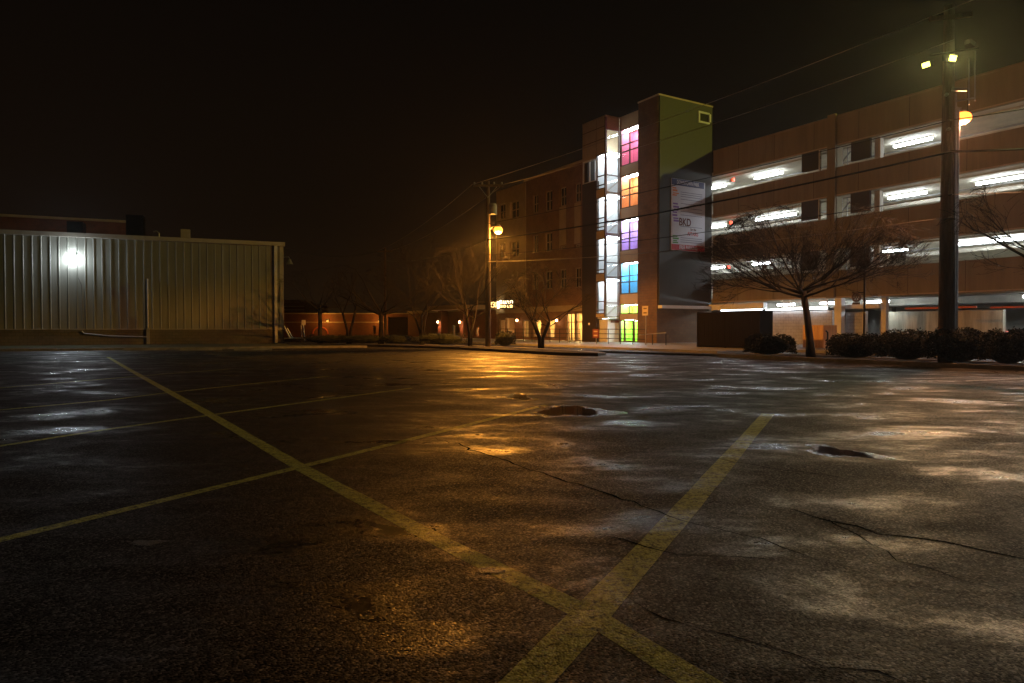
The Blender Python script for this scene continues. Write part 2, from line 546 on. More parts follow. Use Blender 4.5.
def jag(pts, amp):
    out = []
    for a, b in zip(pts[:-1], pts[1:]):
        n = max(2, int((b - a).length / 0.12))
        for i in range(n):
            out.append(a.lerp(b, i / n) + Vector((random.gauss(0, amp), random.gauss(0, amp) * 1.6, 0)))
    out.append(pts[-1])
    return out


for pts, w in [([(430, 436), (480, 452), (530, 470), (610, 495), (680, 520), (760, 540), (830, 565)], 0.022),
               ([(600, 538), (670, 551), (740, 556), (780, 560)], 0.015),
               ([(770, 505), (830, 520), (880, 535), (950, 545), (1060, 566)], 0.02),
               ([(620, 600), (700, 630), (800, 655), (920, 690)], 0.012),
               ([(700, 455), (780, 470), (860, 480)], 0.014),
               ([(250, 380), (330, 392), (430, 402), (520, 398)], 0.03),
               ([(820, 515), (900, 560), (1030, 600)], 0.010)]:
    ribbon(jag(gp(*pts), 0.02), w * 0.95, 'crack', 'asphalt_crack', 0.002, True)


def puddle(px, py, wpx, hpx, seed, m='water'):
    """irregular thin sheet of standing water"""
    rnd = random.Random(seed)
    c = ground(px, py)
    rx = (ground(px + wpx / 2, py) - c).length
    ry = (ground(px, py - hpx / 2) - ground(px, py + hpx / 2)).length / 2
    ph = [rnd.uniform(0, 6.28) for _ in range(4)]
    pts = []
    for i in range(56):
        t = 2 * pi * i / 56
        r = 1 + 0.22 * sin(2 * t + ph[0]) + 0.16 * sin(3 * t + ph[1]) + 0.10 * sin(5 * t + ph[2]) + 0.07 * sin(9 * t + ph[3]) + 0.05 * sin(14 * t + ph[1]) + rnd.uniform(-.04, .04)
        pts.append((c.x + rx * r * cos(t), c.y + ry * r * sin(t)))
    if m == 'water':
        rim = []
        for i, p in enumerate(pts):
            k = 1.32 + .22 * sin(3 * 2 * pi * i / 56 + ph[0]) + .1 * sin(7 * 2 * pi * i / 56 + ph[2]) + rnd.uniform(-.03, .03)
            rim.append((c.x + (p[0] - c.x) * k, c.y + (p[1] - c.y) * k))
        o = bpy.data.objects.new('water_film', MB().add([(p[0], p[1], 0.0022) for p in rim], [tuple(range(56))]).mesh('water_film', M['film']))
        COL.objects.link(o)
        o['kind'] = 'structure'
    o = bpy.data.objects.new('puddle', MB().add([(p[0], p[1], 0.0028) for p in pts], [tuple(range(56))]).mesh('puddle', M[m]))
    COL.objects.link(o)
    o['kind'] = 'structure'


puddle(571, 411, 48, 11, 3)
puddle(518, 397, 24, 4.5, 5)
puddle(838, 452, 40, 9, 11)
puddle(148, 543, 26, 6, 8, 'damp')
puddle(490, 571, 26, 6, 9, 'damp')

# kerbs and pavements (outlined on the ground, real 0.12 m steps)
def slab_px(pts, z, name, m, kind='structure', kerb=None):
    g = [ground(px, py, z) for px, py in pts]
    o = bpy.data.objects.new(name, MB().prism([(p.x, p.y) for p in g], -0.05, z).mesh(name, M[m]))
    COL.objects.link(o)
    o['kind'] = kind
    return o


def slab_t(frame, x0, x1, y0, y1, z, name, m, z0=-0.05):
    o = MB().box(x0, x1, y0, y1, z0, z).top(name, m, None, None, frame, kind='structure')
    return o


slab_t(T, -62, 14, -9.4, 5.5, 0.12, 'pavement', 'concrete')
slab_t(T, 14.006, 70, -4.6, 5.5, 0.12, 'pavement', 'concrete')
# planting strip in front of the garage: kerb ring with soil inside
BX0, BX1, BY0, BY1 = 16.6, 50.0, -12.2, -10.0
MB().box(BX0, BX1, BY0, BY0 + .15, -.05, .13).box(BX0, BX1, BY1 - .15, BY1, -.05, .13).box(BX0, BX0 + .15, BY0 + .15, BY1 - .15, -.05, .13).top('kerb', 'kerb', None, None, T, kind='structure')
slab_t(T, BX0 + .153, BX1, BY0 + .153, BY1 - .153, 0.09, 'planting_soil', 'soil')
# low kerb between the lot and the driveway
a, b = T.loc(ground(600, 352.6)), (BX0 - .02, BY0 + .3)
aw, bw = T.world(*a), T.world(*b)
dd = (bw - aw).normalized(); nn = Vector((-dd.y, dd.x, 0)) * 0.09
MB().prism([(p.x, p.y) for p in (aw + nn, bw + nn, bw - nn, aw - nn)], -.05, .1).top('kerb', 'kerb', None, None, kind='structure')
# long island with trees in the middle distance
ISL_F = [(290, 344.2), (380, 345), (440, 346.6), (480, 348.6), (520, 350.6), (560, 352.6), (598, 353.3), (606, 352.6)]
ISL_B = [(600, 351.6), (575, 350.2), (540, 348.2), (500, 346.4), (440, 344.6), (380, 343.3), (290, 342.8)]
slab_px(ISL_F + ISL_B, 0.11, 'island_kerb', 'kerb')
cx = [ground(px, py, 0) for px, py in ISL_F + ISL_B]
cen = sum(cx, Vector()) / len(cx)
slab_px([(px, py - 0.25) for px, py in ISL_F[:-1]] + [(px - 3, py + 0.22) for px, py in ISL_B[1:]], 0.135, 'island_soil', 'soil')
# verge in front of the metal building
slab_t(LB, -60, 4, -9.0, 3, 0.10, 'verge', 'grass')
slab_t(LB, -60, 4.2, -9.16, -9.005, 0.12, 'kerb', 'kerb')

# ================================================================== world
wd = bpy.data.worlds.new('World')
S.world = wd
wd.use_nodes = True
nt = wd.node_tree
bg = nt.nodes['Background']
tc = nd(nt, 'ShaderNodeTexCoord')
sx = nd(nt, 'ShaderNodeSeparateXYZ')
nt.links.new(tc.outputs['Generated'], sx.inputs[0])
nz = nd(nt, 'ShaderNodeTexNoise', Scale=1.6, Detail=4.0)
nt.links.new(tc.outputs['Generated'], nz.inputs['Vector'])
ma = nd(nt, 'ShaderNodeMath', operation='MULTIPLY_ADD')
nt.links.new(nz.outputs['Fac'], ma.inputs[0]); ma.inputs[1].default_value = 0.12
nt.links.new(sx.outputs[2], ma.inputs[2])
nt.links.new(ramp(nt, ma.outputs[0], [(0.02, (0.0085, 0.0044, 0.0018)), (0.2, (0.0052, 0.0029, 0.0014)), (0.5, (0.0026, 0.0017, 0.0011)), (1.0, (0.0018, 0.0013, 0.0010))]), bg.inputs['Color'])
bg.inputs['Strength'].default_value = 1.0

S.view_settings.view_transform = 'Standard'
S.view_settings.look = 'None'
S.view_settings.exposure = 0.15
S.view_settings.gamma = 1.0
S.render.engine = 'CYCLES'
S.cycles.use_denoising = True
S.cycles.max_bounces = 6
S.cycles.diffuse_bounces = 3
S.cycles.glossy_bounces = 3
S.cycles.transparent_max_bounces = 12
S.cycles.sample_clamp_indirect = 2.0
S.cycles.caustics_reflective = False
S.cycles.caustics_refractive = False
# ================================================================== BUILDINGS
def holed(x0, x1, z0, z1, y0, y1, holes):
    """wall slab in the x-z plane with rectangular openings (hx0, hx1, hz0, hz1)"""
    xs = sorted({x0, x1} | {min(max(h[i], x0), x1) for h in holes for i in (0, 1)})
    zs = sorted({z0, z1} | {min(max(h[i], z0), z1) for h in holes for i in (2, 3)})
    mb = MB()
    for i in range(len(xs) - 1):
        run = None
        for j in range(len(zs) - 1):
            cxm, czm = (xs[i] + xs[i + 1]) / 2, (zs[j] + zs[j + 1]) / 2
            solid = not any(h[0] < cxm < h[1] and h[2] < czm < h[3] for h in holes)
            if solid and xs[i + 1] - xs[i] > 1e-4 and zs[j + 1] - zs[j] > 1e-4:
                if run is None: run = zs[j]
            elif run is not None:
                mb.box(xs[i], xs[i + 1], y0, y1, run, zs[j]); run = None
        if run is not None: mb.box(xs[i], xs[i + 1], y0, y1, run, zs[-1])
    return mb


def window(parent, x0, x1, z0, z1, y, frame_m='frame', pane_m='glass', nx=1, hz=(), fw=0.06, name='window', fd=0.10):
    """frame with bars (part) and its pane (sub-part)"""
    mb = MB()
    mb.box(x0, x0 + fw, y, y + fd, z0, z1).box(x1 - fw, x1, y, y + fd, z0, z1)
    mb.box(x0 + fw, x1 - fw, y, y + fd, z0, z0 + fw).box(x0 + fw, x1 - fw, y, y + fd, z1 - fw, z1)
    for k in range(1, nx):
        c = x0 + (x1 - x0) * k / nx
        mb.box(c - fw / 2, c + fw / 2, y + .004, y + fd - .004, z0 + fw, z1 - fw)
    for f in hz:
        c = z1 - (z1 - z0) * f
        mb.box(x0 + fw, x1 - fw, y + .008, y + fd - .008, c - fw / 2, c + fw / 2)
    w = mb.build(name, frame_m, parent)
    MB().add([(x0 + fw, y + fd / 2, z0 + fw), (x1 - fw, y + fd / 2, z0 + fw), (x1 - fw, y + fd / 2, z1 - fw), (x0 + fw, y + fd / 2, z1 - fw)], [(0, 1, 2, 3)]).build('pane', pane_m, w)
    return w


YG = 5.5
gx = lambda px, y=YG: T.fx(px, y)
gz = lambda py, px=714, y=YG: T.fz(px, py, y)
X0, XE = 0.0, 46.0
ZP = gz(152)
LV = [(gz(176), gz(194)), (gz(218), gz(236.3)), (gz(262), gz(280))]   # opening top, sill
ZG = gz(303)
Z0 = 0.12

G = thing('parking_garage', 'long brown multi-storey parking garage with white-lit open decks behind the bare street tree', 'parking garage', T, (23, 14, Z0))
xa, xb, xc, xd, xe_, xf = gx(800), gx(818), gx(827), gx(835), gx(849), gx(868)
p2 = 30.0   # the next pier bay further right
mir = [p2 - (xf - 9.8), p2 - (xe_ - 9.8), p2 - (xd - 9.8), p2 + (xd - 9.8) , p2 + (xe_ - 9.8), p2 + (xf - 9.8)]
bands = [(ZP, LV[0][0]), (LV[0][1], LV[1][0]), (LV[1][1], LV[2][0]), (LV[2][1], ZG)]
for (zt, zb) in bands:
    MB().box(X0 + .02, XE, YG, YG + .25, zb, zt).build('spandrel', 'precast', G)
# coping and the thin drip line under every band
MB().box(X0 + .02, XE, YG - .05, YG + .30, ZP, ZP + .09).build('coping', 'precast', G)
for (zt, zb) in bands:
    MB().box(X0 + .02, XE, YG - .018, YG - .001, zb + .02, zb + .09).build('drip_edge', 'stone', G)
for (px0, px1) in ((827, 835),):
    MB().box(gx(px0), gx(px1), YG - .16, YG - .021, ZG - .02, ZP + .20).build('pier', 'precast', G)
MB().box(p2 - .55, p2 + .55, YG - .16, YG - .021, Z0, ZP + .20).build('pier', 'precast', G)
MB().box(XE - 1, XE, YG - .16, YG - .021, Z0, ZP + .20).build('pier', 'precast', G)
for (zt, zs) in LV:
    for (a, b) in ((xa, xb), (xe_, xf), (mir[0], mir[1]), (mir[4], mir[5])):
        MB().box(a, b, YG + .03, YG + .20, zs + .16, zt - .002).build('infill_panel', 'precast_dark', G)
    for (a, b) in ((xc - .02, xd + .02), (p2 - .5, p2 + .5)):
        MB().box(a, b, YG + .02, YG + .6, zs + .002, zt - .002).build('column', 'precast', G)
    MB().box(xb - .07, xb, YG + .02, YG + .2, zs + .002, zt - .002).build('jamb', 'slab', G)
    MB().box(xf, xf + .35, YG + .5, YG + .85, zs - 1, zt).build('column', 'slab', G)
for (a, b, z) in ((0, 2, 0),):
    pass
YB = 24.0
XI = -9.0
for i, zt in enumerate([LV[0][0], LV[1][0], LV[2][0], ZG]):
    MB().box(XI, XE - .1, YG + .253, YB, zt + .03, zt + .34).build('deck_slab', 'slab', G)
    mb = MB()
    mb.box(XI, XE - .1, 6.55, 6.75, zt - .05, zt + .028)
    for yb in (10.3, 13.2, 16.1, 19.0, 21.9):
        mb.box(XI, XE - .1, yb, yb + .22, zt - .42, zt + .028)
    mb.build('ceiling_beam', 'slab', G)
MB().box(XI - .3, XE, YB, YB + .3, Z0, ZP).box(XI - .3, XI - .003, YG + .26, YB - .01, Z0, ZP).box(XE - .08, XE, YG + .26, YB - .01, Z0, ZP).build('rear_wall', 'slab', G)
for xx in (gx(835, 9), 20.5, 31):
    MB().box(xx, xx + .5, 15.0, 15.5, Z0, LV[0][0]).build('column', 'slab', G)
# curb wall with thin rail on the roof and cable rails seen in the openings
TUBES = [
    (0, [(704, 725), (754, 781), (892, 930)], 0.0), (1, [(704, 725), (755, 795), (887, 925), (974, 1022)], 0), (2, [(706, 727), (752, 770), (874, 907), (954, 1026)], 0)]
YT = 8.3


def fluorescent(x0, x1, z, y=YT):
    h = MB().box(x0, x1, y - .1, y + .1, z - .06, z).build('light_fixture', 'white_frame', G)
    MB().box(x0 + .03, x1 - .03, y - .09, y + .09, z - .19, z - .062).build('light_tube', 'tube', h)


for lv, rs, _ in TUBES:
    zt = LV[lv][0]
    for (a, b) in rs:
        fluorescent(T.fx(a, YT), T.fx(b, YT), zt - .02)
    for xx in (24, 30, 37):
        fluorescent(xx, xx + 3.4, zt - .02)
    for xx in (-6, 3, 12, 22, 32):
        fluorescent(xx, xx + 2.6, zt - .02, 17.6)
for (a, b) in ((.8, 2.2), (4.2, 5.6), (7.6, 9), (10.9, 12.3), (19.5, 21.5), (25, 28)):
    fluorescent(a, b, ZG - .1, 7.6)
for (px, lv) in ((731, 0), (729, 1), (727, 2)):
    x = T.fx(px, 6.3); zt = LV[lv][0]
    e = MB().box(x - .22, x + .02, 6.3, 6.36, zt - .50, zt - .28).build('exit_sign', 'white_frame', G)
    MB().box(x + .021, x + .2, 6.3, 6.36, zt - .50, zt - .28).build('exit_legend', 'exit_red', e)
for k in range(14):
    x = 2.4 + 3.05 * k
    if abs(x - 9.8) < .8: continue
    for (zt, zb) in bands:
        MB().box(x - .012, x + .012, YG - .004, YG - .001, zb + .1, zt - .01).build('panel_joint', 'precast_dark', G)
# steel stair posts seen in the narrow lights beside the pier
for lv in (0, 1, 2):
    zt, zs = LV[lv]
    mb = MB()
    for k in range(3):
        xx = gx(836 + k * 5, 6.4)
        mb.tube((xx, 6.4, zs - .6), (xx, 6.4, zt), .03, n=6)
    mb.tube((gx(835, 6.4), 6.4, zs + .1), (gx(849, 6.4), 6.4, zt - .3), .05, n=6)
    mb.build('stair_rail', 'galv', G)
# street level
bw = MB().box(gx(763), gx(832), YG + .04, YG + .24, Z0, gz(311, 800)).build('block_wall', 'grey_block', G)
mb = MB()
zr0, zr1 = gz(309, 800), ZG
for f in (0.15, 0.75):
    mb.box(gx(781), gx(826), YG + .08, YG + .14, zr0 + (zr1 - zr0) * f, zr0 + (zr1 - zr0) * f + .07)
for px in (781, 788, 826):
    mb.box(gx(px) - .05, gx(px) + .05, YG + .07, YG + .15, zr0 - .1, zr1)
mb.build('transom_rail', 'white_frame', G)
MB().box(gx(834, YG - .3), gx(841, YG - .3), YG - .3, YG + .1, Z0, ZG - .03).build('street_column', 'white_wall', G)
MB().box(gx(841) + .02, gx(858), YG + .5, YG + .56, Z0, gz(312, 850)).build('roller_door', 'grey_block', G)
MB().box(gx(841) + .02, gx(876), YG + .30, YG + .5, gz(308.5, 855), gz(304.5, 855)).build('door_lintel', 'white_wall', G)
MB().box(gx(858), gx(861), YG + .45, YG + .7, Z0, gz(311, 855)).build('door_post', 'white_frame', G)
MB().box(gx(875), gx(880), YG + .6, YG + .9, Z0, ZG).build('door_post', 'white_frame', G)
for (a, b) in ((881, 946), (950, 1003)):
    MB().box(T.fx(a, 8.2), T.fx(b, 8.2), 8.2, 8.5, Z0, T.fz(940, 311, 8.2)).build('concrete_wall', 'stained_wall', G)
for (a, b) in ((gx(945, 8), gx(950, 8)), (25.0, 25.6), (p2, p2 + .6)):
    MB().box(a, b, 8.0, 8.6, Z0, ZG).build('column', 'slab', G)
for (a, b, py) in ((905, 976, 308.6), (990, 1060, 307.6)):
    MB().box(T.fx(a, 5.0), T.fx(b, 5.0), 5.0, 5.1, T.fz(a, py + .9, 5.0), T.fz(a, py - .9, 5.0)).build('clearance_bar', 'red_bar', G)
MB().box(X0 + .02, gx(767), YG - .4, YG - .003, gz(309.5, 745), gz(303.5, 745)).build('ledge', 'white_wall', G)
MB().box(gx(767), gx(827), YG - .12, YG - .03, gz(309.2, 800) - .03, gz(309.2, 800) + .05).build('soffit_light', 'soft_tube', G)
MB().box(gx(724), gx(764), YG - .34, YG - .14, gz(309.5, 745) - .07, gz(309.5, 745) - .002).build('soffit_light', 'soft_tube', G)
for zt in (LV[0][0], LV[1][0], LV[2][0]):
    MB().tube((X0 + .5, 9.6, zt - .12), (XE - .2, 9.6, zt - .12), .06, n=6).build('ceiling_pipe', 'galv', G)
# roof lamp beyond the right of the frame that throws the yellow light on the tower flank
RL = thing('roof_light_pole', 'slim light pole standing on the garage roof far to the right', 'light pole', T, (30, 15, LV[0][0] + .34))
zt = LV[0][0] + .34
MB().tube((30, 15, zt), (30, 15, zt + 6.5), .09, .06, 10).build('pole', 'dark_metal', RL)
MB().box(29.0, 29.9, 14.8, 15.2, zt + 6.5, zt + 6.66).build('lamp_head', 'dark_metal', RL)
lamp('lamp_light', 'SPOT', RL, (29.4, 15, zt + 6.4), (0.95, 0.86, 0.10), 11000, .12, aim((-29.4, -12.0, -4.5)), spot_size=1.9, spot_blend=.4)

# ------------------------------------------------------------------ stair tower
xT = T.fx(637.5, 0)
zTop = T.fz(658, 93.9, 0)
TW = thing('stair_tower', 'tall charcoal stair tower with a column of pink, orange, purple, blue and green windows', 'tower', T, (-3.5, 2, Z0))
MB().box(xT, -.125, 0, YG - .01, Z0, zTop - .1).build('tower_wall', 'tower_brick', TW)
MB().box(xT - .04, .02, -.03, YG - .05, zTop - .098, zTop + .01).build('coping', 'stone', TW)
zc = T.side(660, 308)[1]
MB().box(-.122, 0, .10, YG - .12, zc + .22, zTop - .1).build('flank_panel', 'metal_panel', TW)
MB().box(-.122, .3, .10, YG - .42, zc - .02, zc + .2).build('canopy_ledge', 'white_wall', TW)
ya, yb_ = T.side(698, 117)[0], T.side(709, 117)[0]
za, zb = T.side(703, 123.5)[1], T.side(703, 112)[1]
v = MB().box(.002, .08, ya, yb_, zb - .14, zb).box(.002, .08, ya, yb_, za, za + .14).box(.002, .08, ya, ya + .14, za + .14, zb - .14).box(.122, .2, yb_ - .14, yb_, za + .14, zb - .14).build('vent_frame', 'banner', TW)
MB().box(.002, .03, ya + .14, yb_ - .14, za + .14, zb - .14).build('vent_grille', 'dark_metal', v)
# coloured window column
xL, xR = T.fx(618.8, 0), xT - .002
lz = lambda py: T.fz(619.5, py, 0)
COLS = [('pink', 130, 167), ('orange', 176.4, 209.3), ('purple', 220.3, 251.6), ('blue', 262.9, 294.5), ('green', 304.3, 314.2), ('green', 319.9, 345.2)]
zt3 = lz(117.3)
prev = zt3
D3 = 1.3
for i, (c, pa, pb) in enumerate(COLS):
    z1, z0 = lz(pa), max(Z0, lz(pb))
    MB().box(xL + .05, xR, .05, D3 + .1, z1 + .0, prev).build('spandrel_panel', 'tan_panel', TW)
    prev = z0
    if i < 5:
        window(TW, xL + .06, xR - .03, z0, z1, .07, 'frame', 'glass', 2, (.43, .62) if i < 4 else (), .07)
    else:
        w = window(TW, xL + .06, xL + .55, z0 + .01, z1, .07, 'frame', 'glass', 1, (), .07)
        w = window(TW, xR - .52, xR - .03, z0 + .01, z1, .07, 'frame', 'glass', 1, (), .07)
        d = window(TW, xL + .56, xR - .53, z0 + .01, z1 - .02, .06, 'frame', 'glass', 1, (), .1, 'door')
        MB().tube((xL + .72, .04, 1.0), (xL + .72, .04, 1.4), .02, n=6).build('handle', 'galv', d)
    # painted back wall and pale returns
    MB().box(xL + .1, xR, D3, D3 + .1, z0 + .002, z1 - .002).build('painted_wall', c, TW)
    MB().box(xL + .06, xL + .1, .2, D3 - .002, z0 + .002, z1 - .002).box(xR - .04, xR - .001, .2, D3 - .002, z0 + .002, z1 - .002).build('reveal', c, TW)
    MB().box(xL + .15, xR - .12, .4, .8, z1 - .07, z1 - .004).build('ceiling_light', 'stair_tube', TW)
MB().box(xL + .01, xL + .06, .0, .12, Z0, zt3).build('corner_post', 'frame', TW)
# projecting glass bay
YL = -1.233 * 49 / 45
xA = T.fx(582, YL)
xM = T.fx(595.6, YL)
l1 = lambda py: T.fz(600, py, YL)
zTopL = T.fz(605, 114.9, YL)
BK = 1.25
segs = [(154, 189.3), (197.2, 231), (238.6, 274), (281, 314)]
topz = l1(119)
MB().box(xA, xL, YL, BK, zTopL - .12, zTopL).build('bay_roof', 'stone', TW)
zA = l1(154)
MB().box(xA, xM - .02, YL + .01, YL + .2, l1(156), zTopL - .122).box(xM + .02, xL - .1, YL + .01, YL + .2, zA, zTopL - .122).build('upper_panel', 'tan_panel', TW)
for py in (128, 140):
    MB().box(xA + .001, xL - .1, YL, YL + .009, l1(py), l1(py) + .05).build('panel_joint', 'frame', TW)
MB().box(xM - .02, xM + .02, YL + .02, YL + .15, l1(156), zTopL - .13).build('panel_joint', 'frame', TW)
# dark left half with one window at the top
zw0, zw1 = l1(179.5), l1(156) - .01
MB().box(xA, xM, YL, YL + .3, Z0, zw0).box(xA - .02, xA + .3, YL + .302, BK, Z0, zTopL - .13).build('dark_wall', 'tower_dark', TW)
window(TW, xA, xM - .02, zw0, zw1, YL + .03, 'white_frame', 'glass', 2, (), .08)
prev = None
for i, (pa, pb) in enumerate(segs):
    z1, z0 = l1(pa), l1(pb)
    window(TW, xM + .02, xL - .12, z0, z1, YL + .03, 'frame', 'glass', 1, (.62, .88), .07)
    if prev is not None:
        MB().box(xM + .02, xL - .12, YL + .02, YL + .2, z1, prev).build('spandrel_panel', 'tan_panel', TW)
    prev = z0
zbot = l1(317)
MB().box(xM + .02, xL - .12, YL + .02, YL + .2, zbot, prev).build('spandrel_panel', 'tan_panel', TW)
MB().box(xM + .0, xL - .001, YL + .2, -.01, zbot - .12, zbot - .001).build('bay_soffit', 'white_wall', TW)
MB().box(xL - .12, xL + .02, YL - .01, YL + .13, zbot, zTopL - .13).build('corner_post', 'frame', TW)
# flank glazing of the bay: one tall curtain wall with bars
fl = MB()
zf1 = l1(131)
MB().box(xL - .06, xL - .0, YL + .14, -.01, zf1, zTopL - .13).build('upper_panel', 'tan_panel', TW)
hs = [zbot, l1(303), l1(277), l1(263), l1(234), l1(222), l1(193), l1(176), l1(154), zf1]
for h in hs:
    fl.box(xL - .07, xL, YL + .14, -.01, h - .035, h + .035)
fl.box(xL - .07, xL, -.09, -.01, zbot, zf1)
cw = fl.build('curtain_wall', 'frame', TW)
MB().add([(xL - .04, YL + .14, zbot), (xL - .04, -.09, zbot), (xL - .04, -.09, zf1), (xL - .04, YL + .14, zf1)], [(0, 1, 2, 3)]).build('pane', 'glass', cw)
# inside of the bay: walls, floors, stair flights and lights
MB().box(xM - .55, xM - .5, YL + .31, BK - .01, zbot, l1(150)).build('inner_wall', 'white_wall', TW)
MB().box(xM - .55, xM - .5, YL + .31, BK - .01, l1(150) + .002, zTopL - .13).build('inner_wall', 'tan_panel', TW)
MB().box(xA + .301, xL, BK, BK + .1, zbot, zTopL - .13).box(xL - .08, xL + .0, .2, BK - .01, zbot, zTopL - .13).build('inner_wall', 'white_wall', TW)
fls = [l1(317), l1(277.5), l1(234.8), l1(193)]
for i, z in enumerate(fls):
    MB().box(xA + .31, xL - .1, YL + .21, BK - .01, z - .1, z + .12).build('landing', 'white_wall', TW)
    zn = (fls + [l1(150)])[i + 1]
    mid = (z + zn) / 2
    s_ = MB()
    for (xx0, za_, zb_) in ((xL - .5, z + .1, mid), (xL - 1.9, zn, mid)):
        prof = [(-.9, za_ - .06), (-.9, za_ + .06), (1.1, zb_ + .06), (1.1, zb_ - .06)]
        s_.extr(prof, xx0, xx0 + .06)
        s_.path([(xx0 + .03, -.9, za_ + 1.0), (xx0 + .03, 1.1, zb_ + 1.0)], .02, 6)
    s_.build('stair_flight', 'white_frame', TW)
    MB().box(xM - .35, xL - .3, -.7, .9, zn - .2, zn - .13).build('ceiling_light', 'bay_light', TW)
# street level under the bay
MB().box(T.fx(597.3, -.9), xL - .25, -.9, 1.2, Z0, zbot - .13).build('lobby_wall', 'white_wall', TW)
MB().box(xL - .24, xL - .22, -.6, .3, 1.6, 1.8).build('wall_plate', 'sign_red', TW)
MB().box(xA + .5, xA + .9, .2, .3, zw1 - .4, zw1 - .3).build('ceiling_light', 'stair_tube', TW)
MB().box(xM + .3, xM + .9, YL + .45, YL + .6, zbot - .18, zbot - .122).build('soffit_light', 'stair_tube', TW)
MB().ball((T.fx(589, YL - .06), YL - .06, T.fz(589, 324, YL)), (.1, .06, .1), 8, 6).build('alarm_lamp', emit('alarm_glow', (1, .35, .08), .5), TW)

# banner on the flank
xb = .004
by0, by1 = T.side(671, 200, xb)[0], T.side(704.5, 200, xb)[0]
bz1, bz0 = T.side(671, 178, xb)[1], T.side(671, 250, xb)[1]
BN = thing('banner', 'tall white advertising banner with red foot and blue head hung on the dark tower flank', 'banner', T, (xb, (by0 + by1) / 2, bz0))
MB().box(xb, xb + .05, by0, by1, bz0, bz1).build('sheet', 'banner', BN)
hh = bz1 - bz0
bwid = by1 - by0
MB().box(xb + .052, xb + .06, by0 + .01, by1 - .12, bz1 - hh * .09, bz1 - .02).build('blue_strip', 'banner_blue', BN)
MB().box(xb + .052, xb + .06, by0 + .01, by1 - .02, bz0 + .02, bz0 + hh * .085).build('red_strip', 'banner_red', BN)
rot = (pi / 2, 0, pi / 2)
yc = (by0 + by1) / 2
text('DOWNTOWN PARK', hh * .075, 'banner', BN, (xb + .062, yc - .06, bz1 - hh * .047), rot, sx=.62)
text('FREE PARKING', hh * .075, 'banner', BN, (xb + .062, yc, bz0 + hh * .046), rot, sx=.72)
text('BKD', hh * .15, 'ink', BN, (xb + .053, yc - .35, bz0 + hh * .40), rot, sx=.8, depth=.01)
text('AFFAIRS', hh * .075, 'banner_red', BN, (xb + .053, yc + .45, bz0 + hh * .245), rot, sx=.8)
text('for the', hh * .05, 'ink', BN, (xb + .053, yc + .5, bz0 + hh * .31), rot, sx=.8)
rnd = random.Random(4)
for (m_, lo, hi) in (('banner_orange', .76, .90), ('banner_purple', .40, .66), ('banner_green', .10, .22)):
    mb = MB()
    z = lo
    while z < hi - .01:
        h_ = rnd.uniform(.015, .03)
        a_ = by0 + .08 + rnd.uniform(0, .15); w_ = rnd.uniform(.3, .6)
        mb.box(xb + .052, xb + .058, a_, a_ + w_, bz0 + hh * z, bz0 + hh * (z + h_))
        z += h_ + rnd.uniform(.008, .02)
    mb.build('printed_mark', m_, BN)
mb = MB()
for z in (.72, .76, .82, .79, .66, .60, .55, .50, .34, .18, .15, .12):
    mb.box(xb + .052, xb + .057, by0 + .9, by1 - .3, bz0 + hh * z, bz0 + hh * z + .03)
mb.build('printed_line', 'banner_blue', BN)

# ------------------------------------------------------------------ four-storey brick building
xB0, xB1 = T.fx(497, 0), xA - .03
xB2 = T.fx(526, 0)
zB = T.fz(583, 162, 0)
BB = thing('brick_building', 'four-storey brown brick building with narrow dark windows left of the stair tower', 'building', T, ((xB0 + xB1) / 2, 5, Z0))
wins, blanks = [], []


def wpx(pa, pb, ya_, yb__):
    c = (pa + pb) / 2
    return (T.fx(pa, 0), T.fx(pb, 0), T.fz(c, yb__, 0), T.fz(c, ya_, 0))


wins = [wpx(532.5, 538, 194.8, 213), wpx(545, 552, 190.6, 211), wpx(559.5, 566, 187, 206), wpx(574.5, 580.5, 183, 202),
        wpx(532.5, 538, 235, 253), wpx(545, 552, 232.5, 251.5), wpx(559.5, 566, 245.5, 249.5), wpx(574.5, 580.5, 244, 248),
        wpx(532.5, 538, 273, 290), wpx(545, 552, 271, 289), wpx(559.5, 566, 269, 288), wpx(574.5, 580.5, 267.5, 287.5),
        wpx(499, 506, 204, 219), wpx(510.5, 519.5, 201, 218), wpx(499, 506, 243, 258), wpx(510.5, 519.5, 241, 257)]
beige = [wpx(559.5, 566, 206.5, 245), wpx(574.5, 580.5, 202.5, 243.5)]
lit = [wpx(522, 528.5, 320, 337.5), wpx(534, 541, 319.5, 337.5), wpx(547, 554.5, 319, 338), wpx(566, 574.5, 313, 344), wpx(575.2, 583, 312.5, 344), wpx(499.5, 505.3, 319, 340), wpx(506, 514.5, 317, 343.2)]
ZST = T.fz(560, 311.5, 0)
holed(xB2, xB1, ZST + .5, zB, 0, .4, wins[:12]).build('wall', 'brick', BB)
holed(xB0, xB2 - .003, ZST + .5, T.fz(512, 187, 0), -.06, .34, wins[12:]).build('stone_wall', 'stone', BB)
holed(xB0, xB1, Z0, ZST, 0, .4, lit).build('ground_floor_wall', 'brick', BB)
MB().box(xB0, xB1, -.12, .4, ZST + .002, ZST + .498).build('storefront_band', 'stone', BB)
for w_ in wins: window(BB, w_[0] + .01, w_[1] - .01, w_[2] + .01, w_[3] - .01, .12, 'stone', 'dark_glass', 2 if w_[1] - w_[0] > .8 else 1, (.5,), .07)
for b_ in beige: MB().box(b_[0], b_[1], -.04, -.003, b_[2], b_[3]).build('spandrel_strip', 'stone', BB)
MB().box(xB2 - .1, xB1, -.12, .5, zB, zB + .18).build('cornice', 'stone', BB)
MB().box(xB0, xB1, .4, 12, zB - .5, zB - .2).box(xB0, xB0 + .3, .4, 12, Z0, zB - .5).box(xB0 + .31, xB1, 5.9, 6.1, Z0, ZST).build('shell', 'brick', BB)
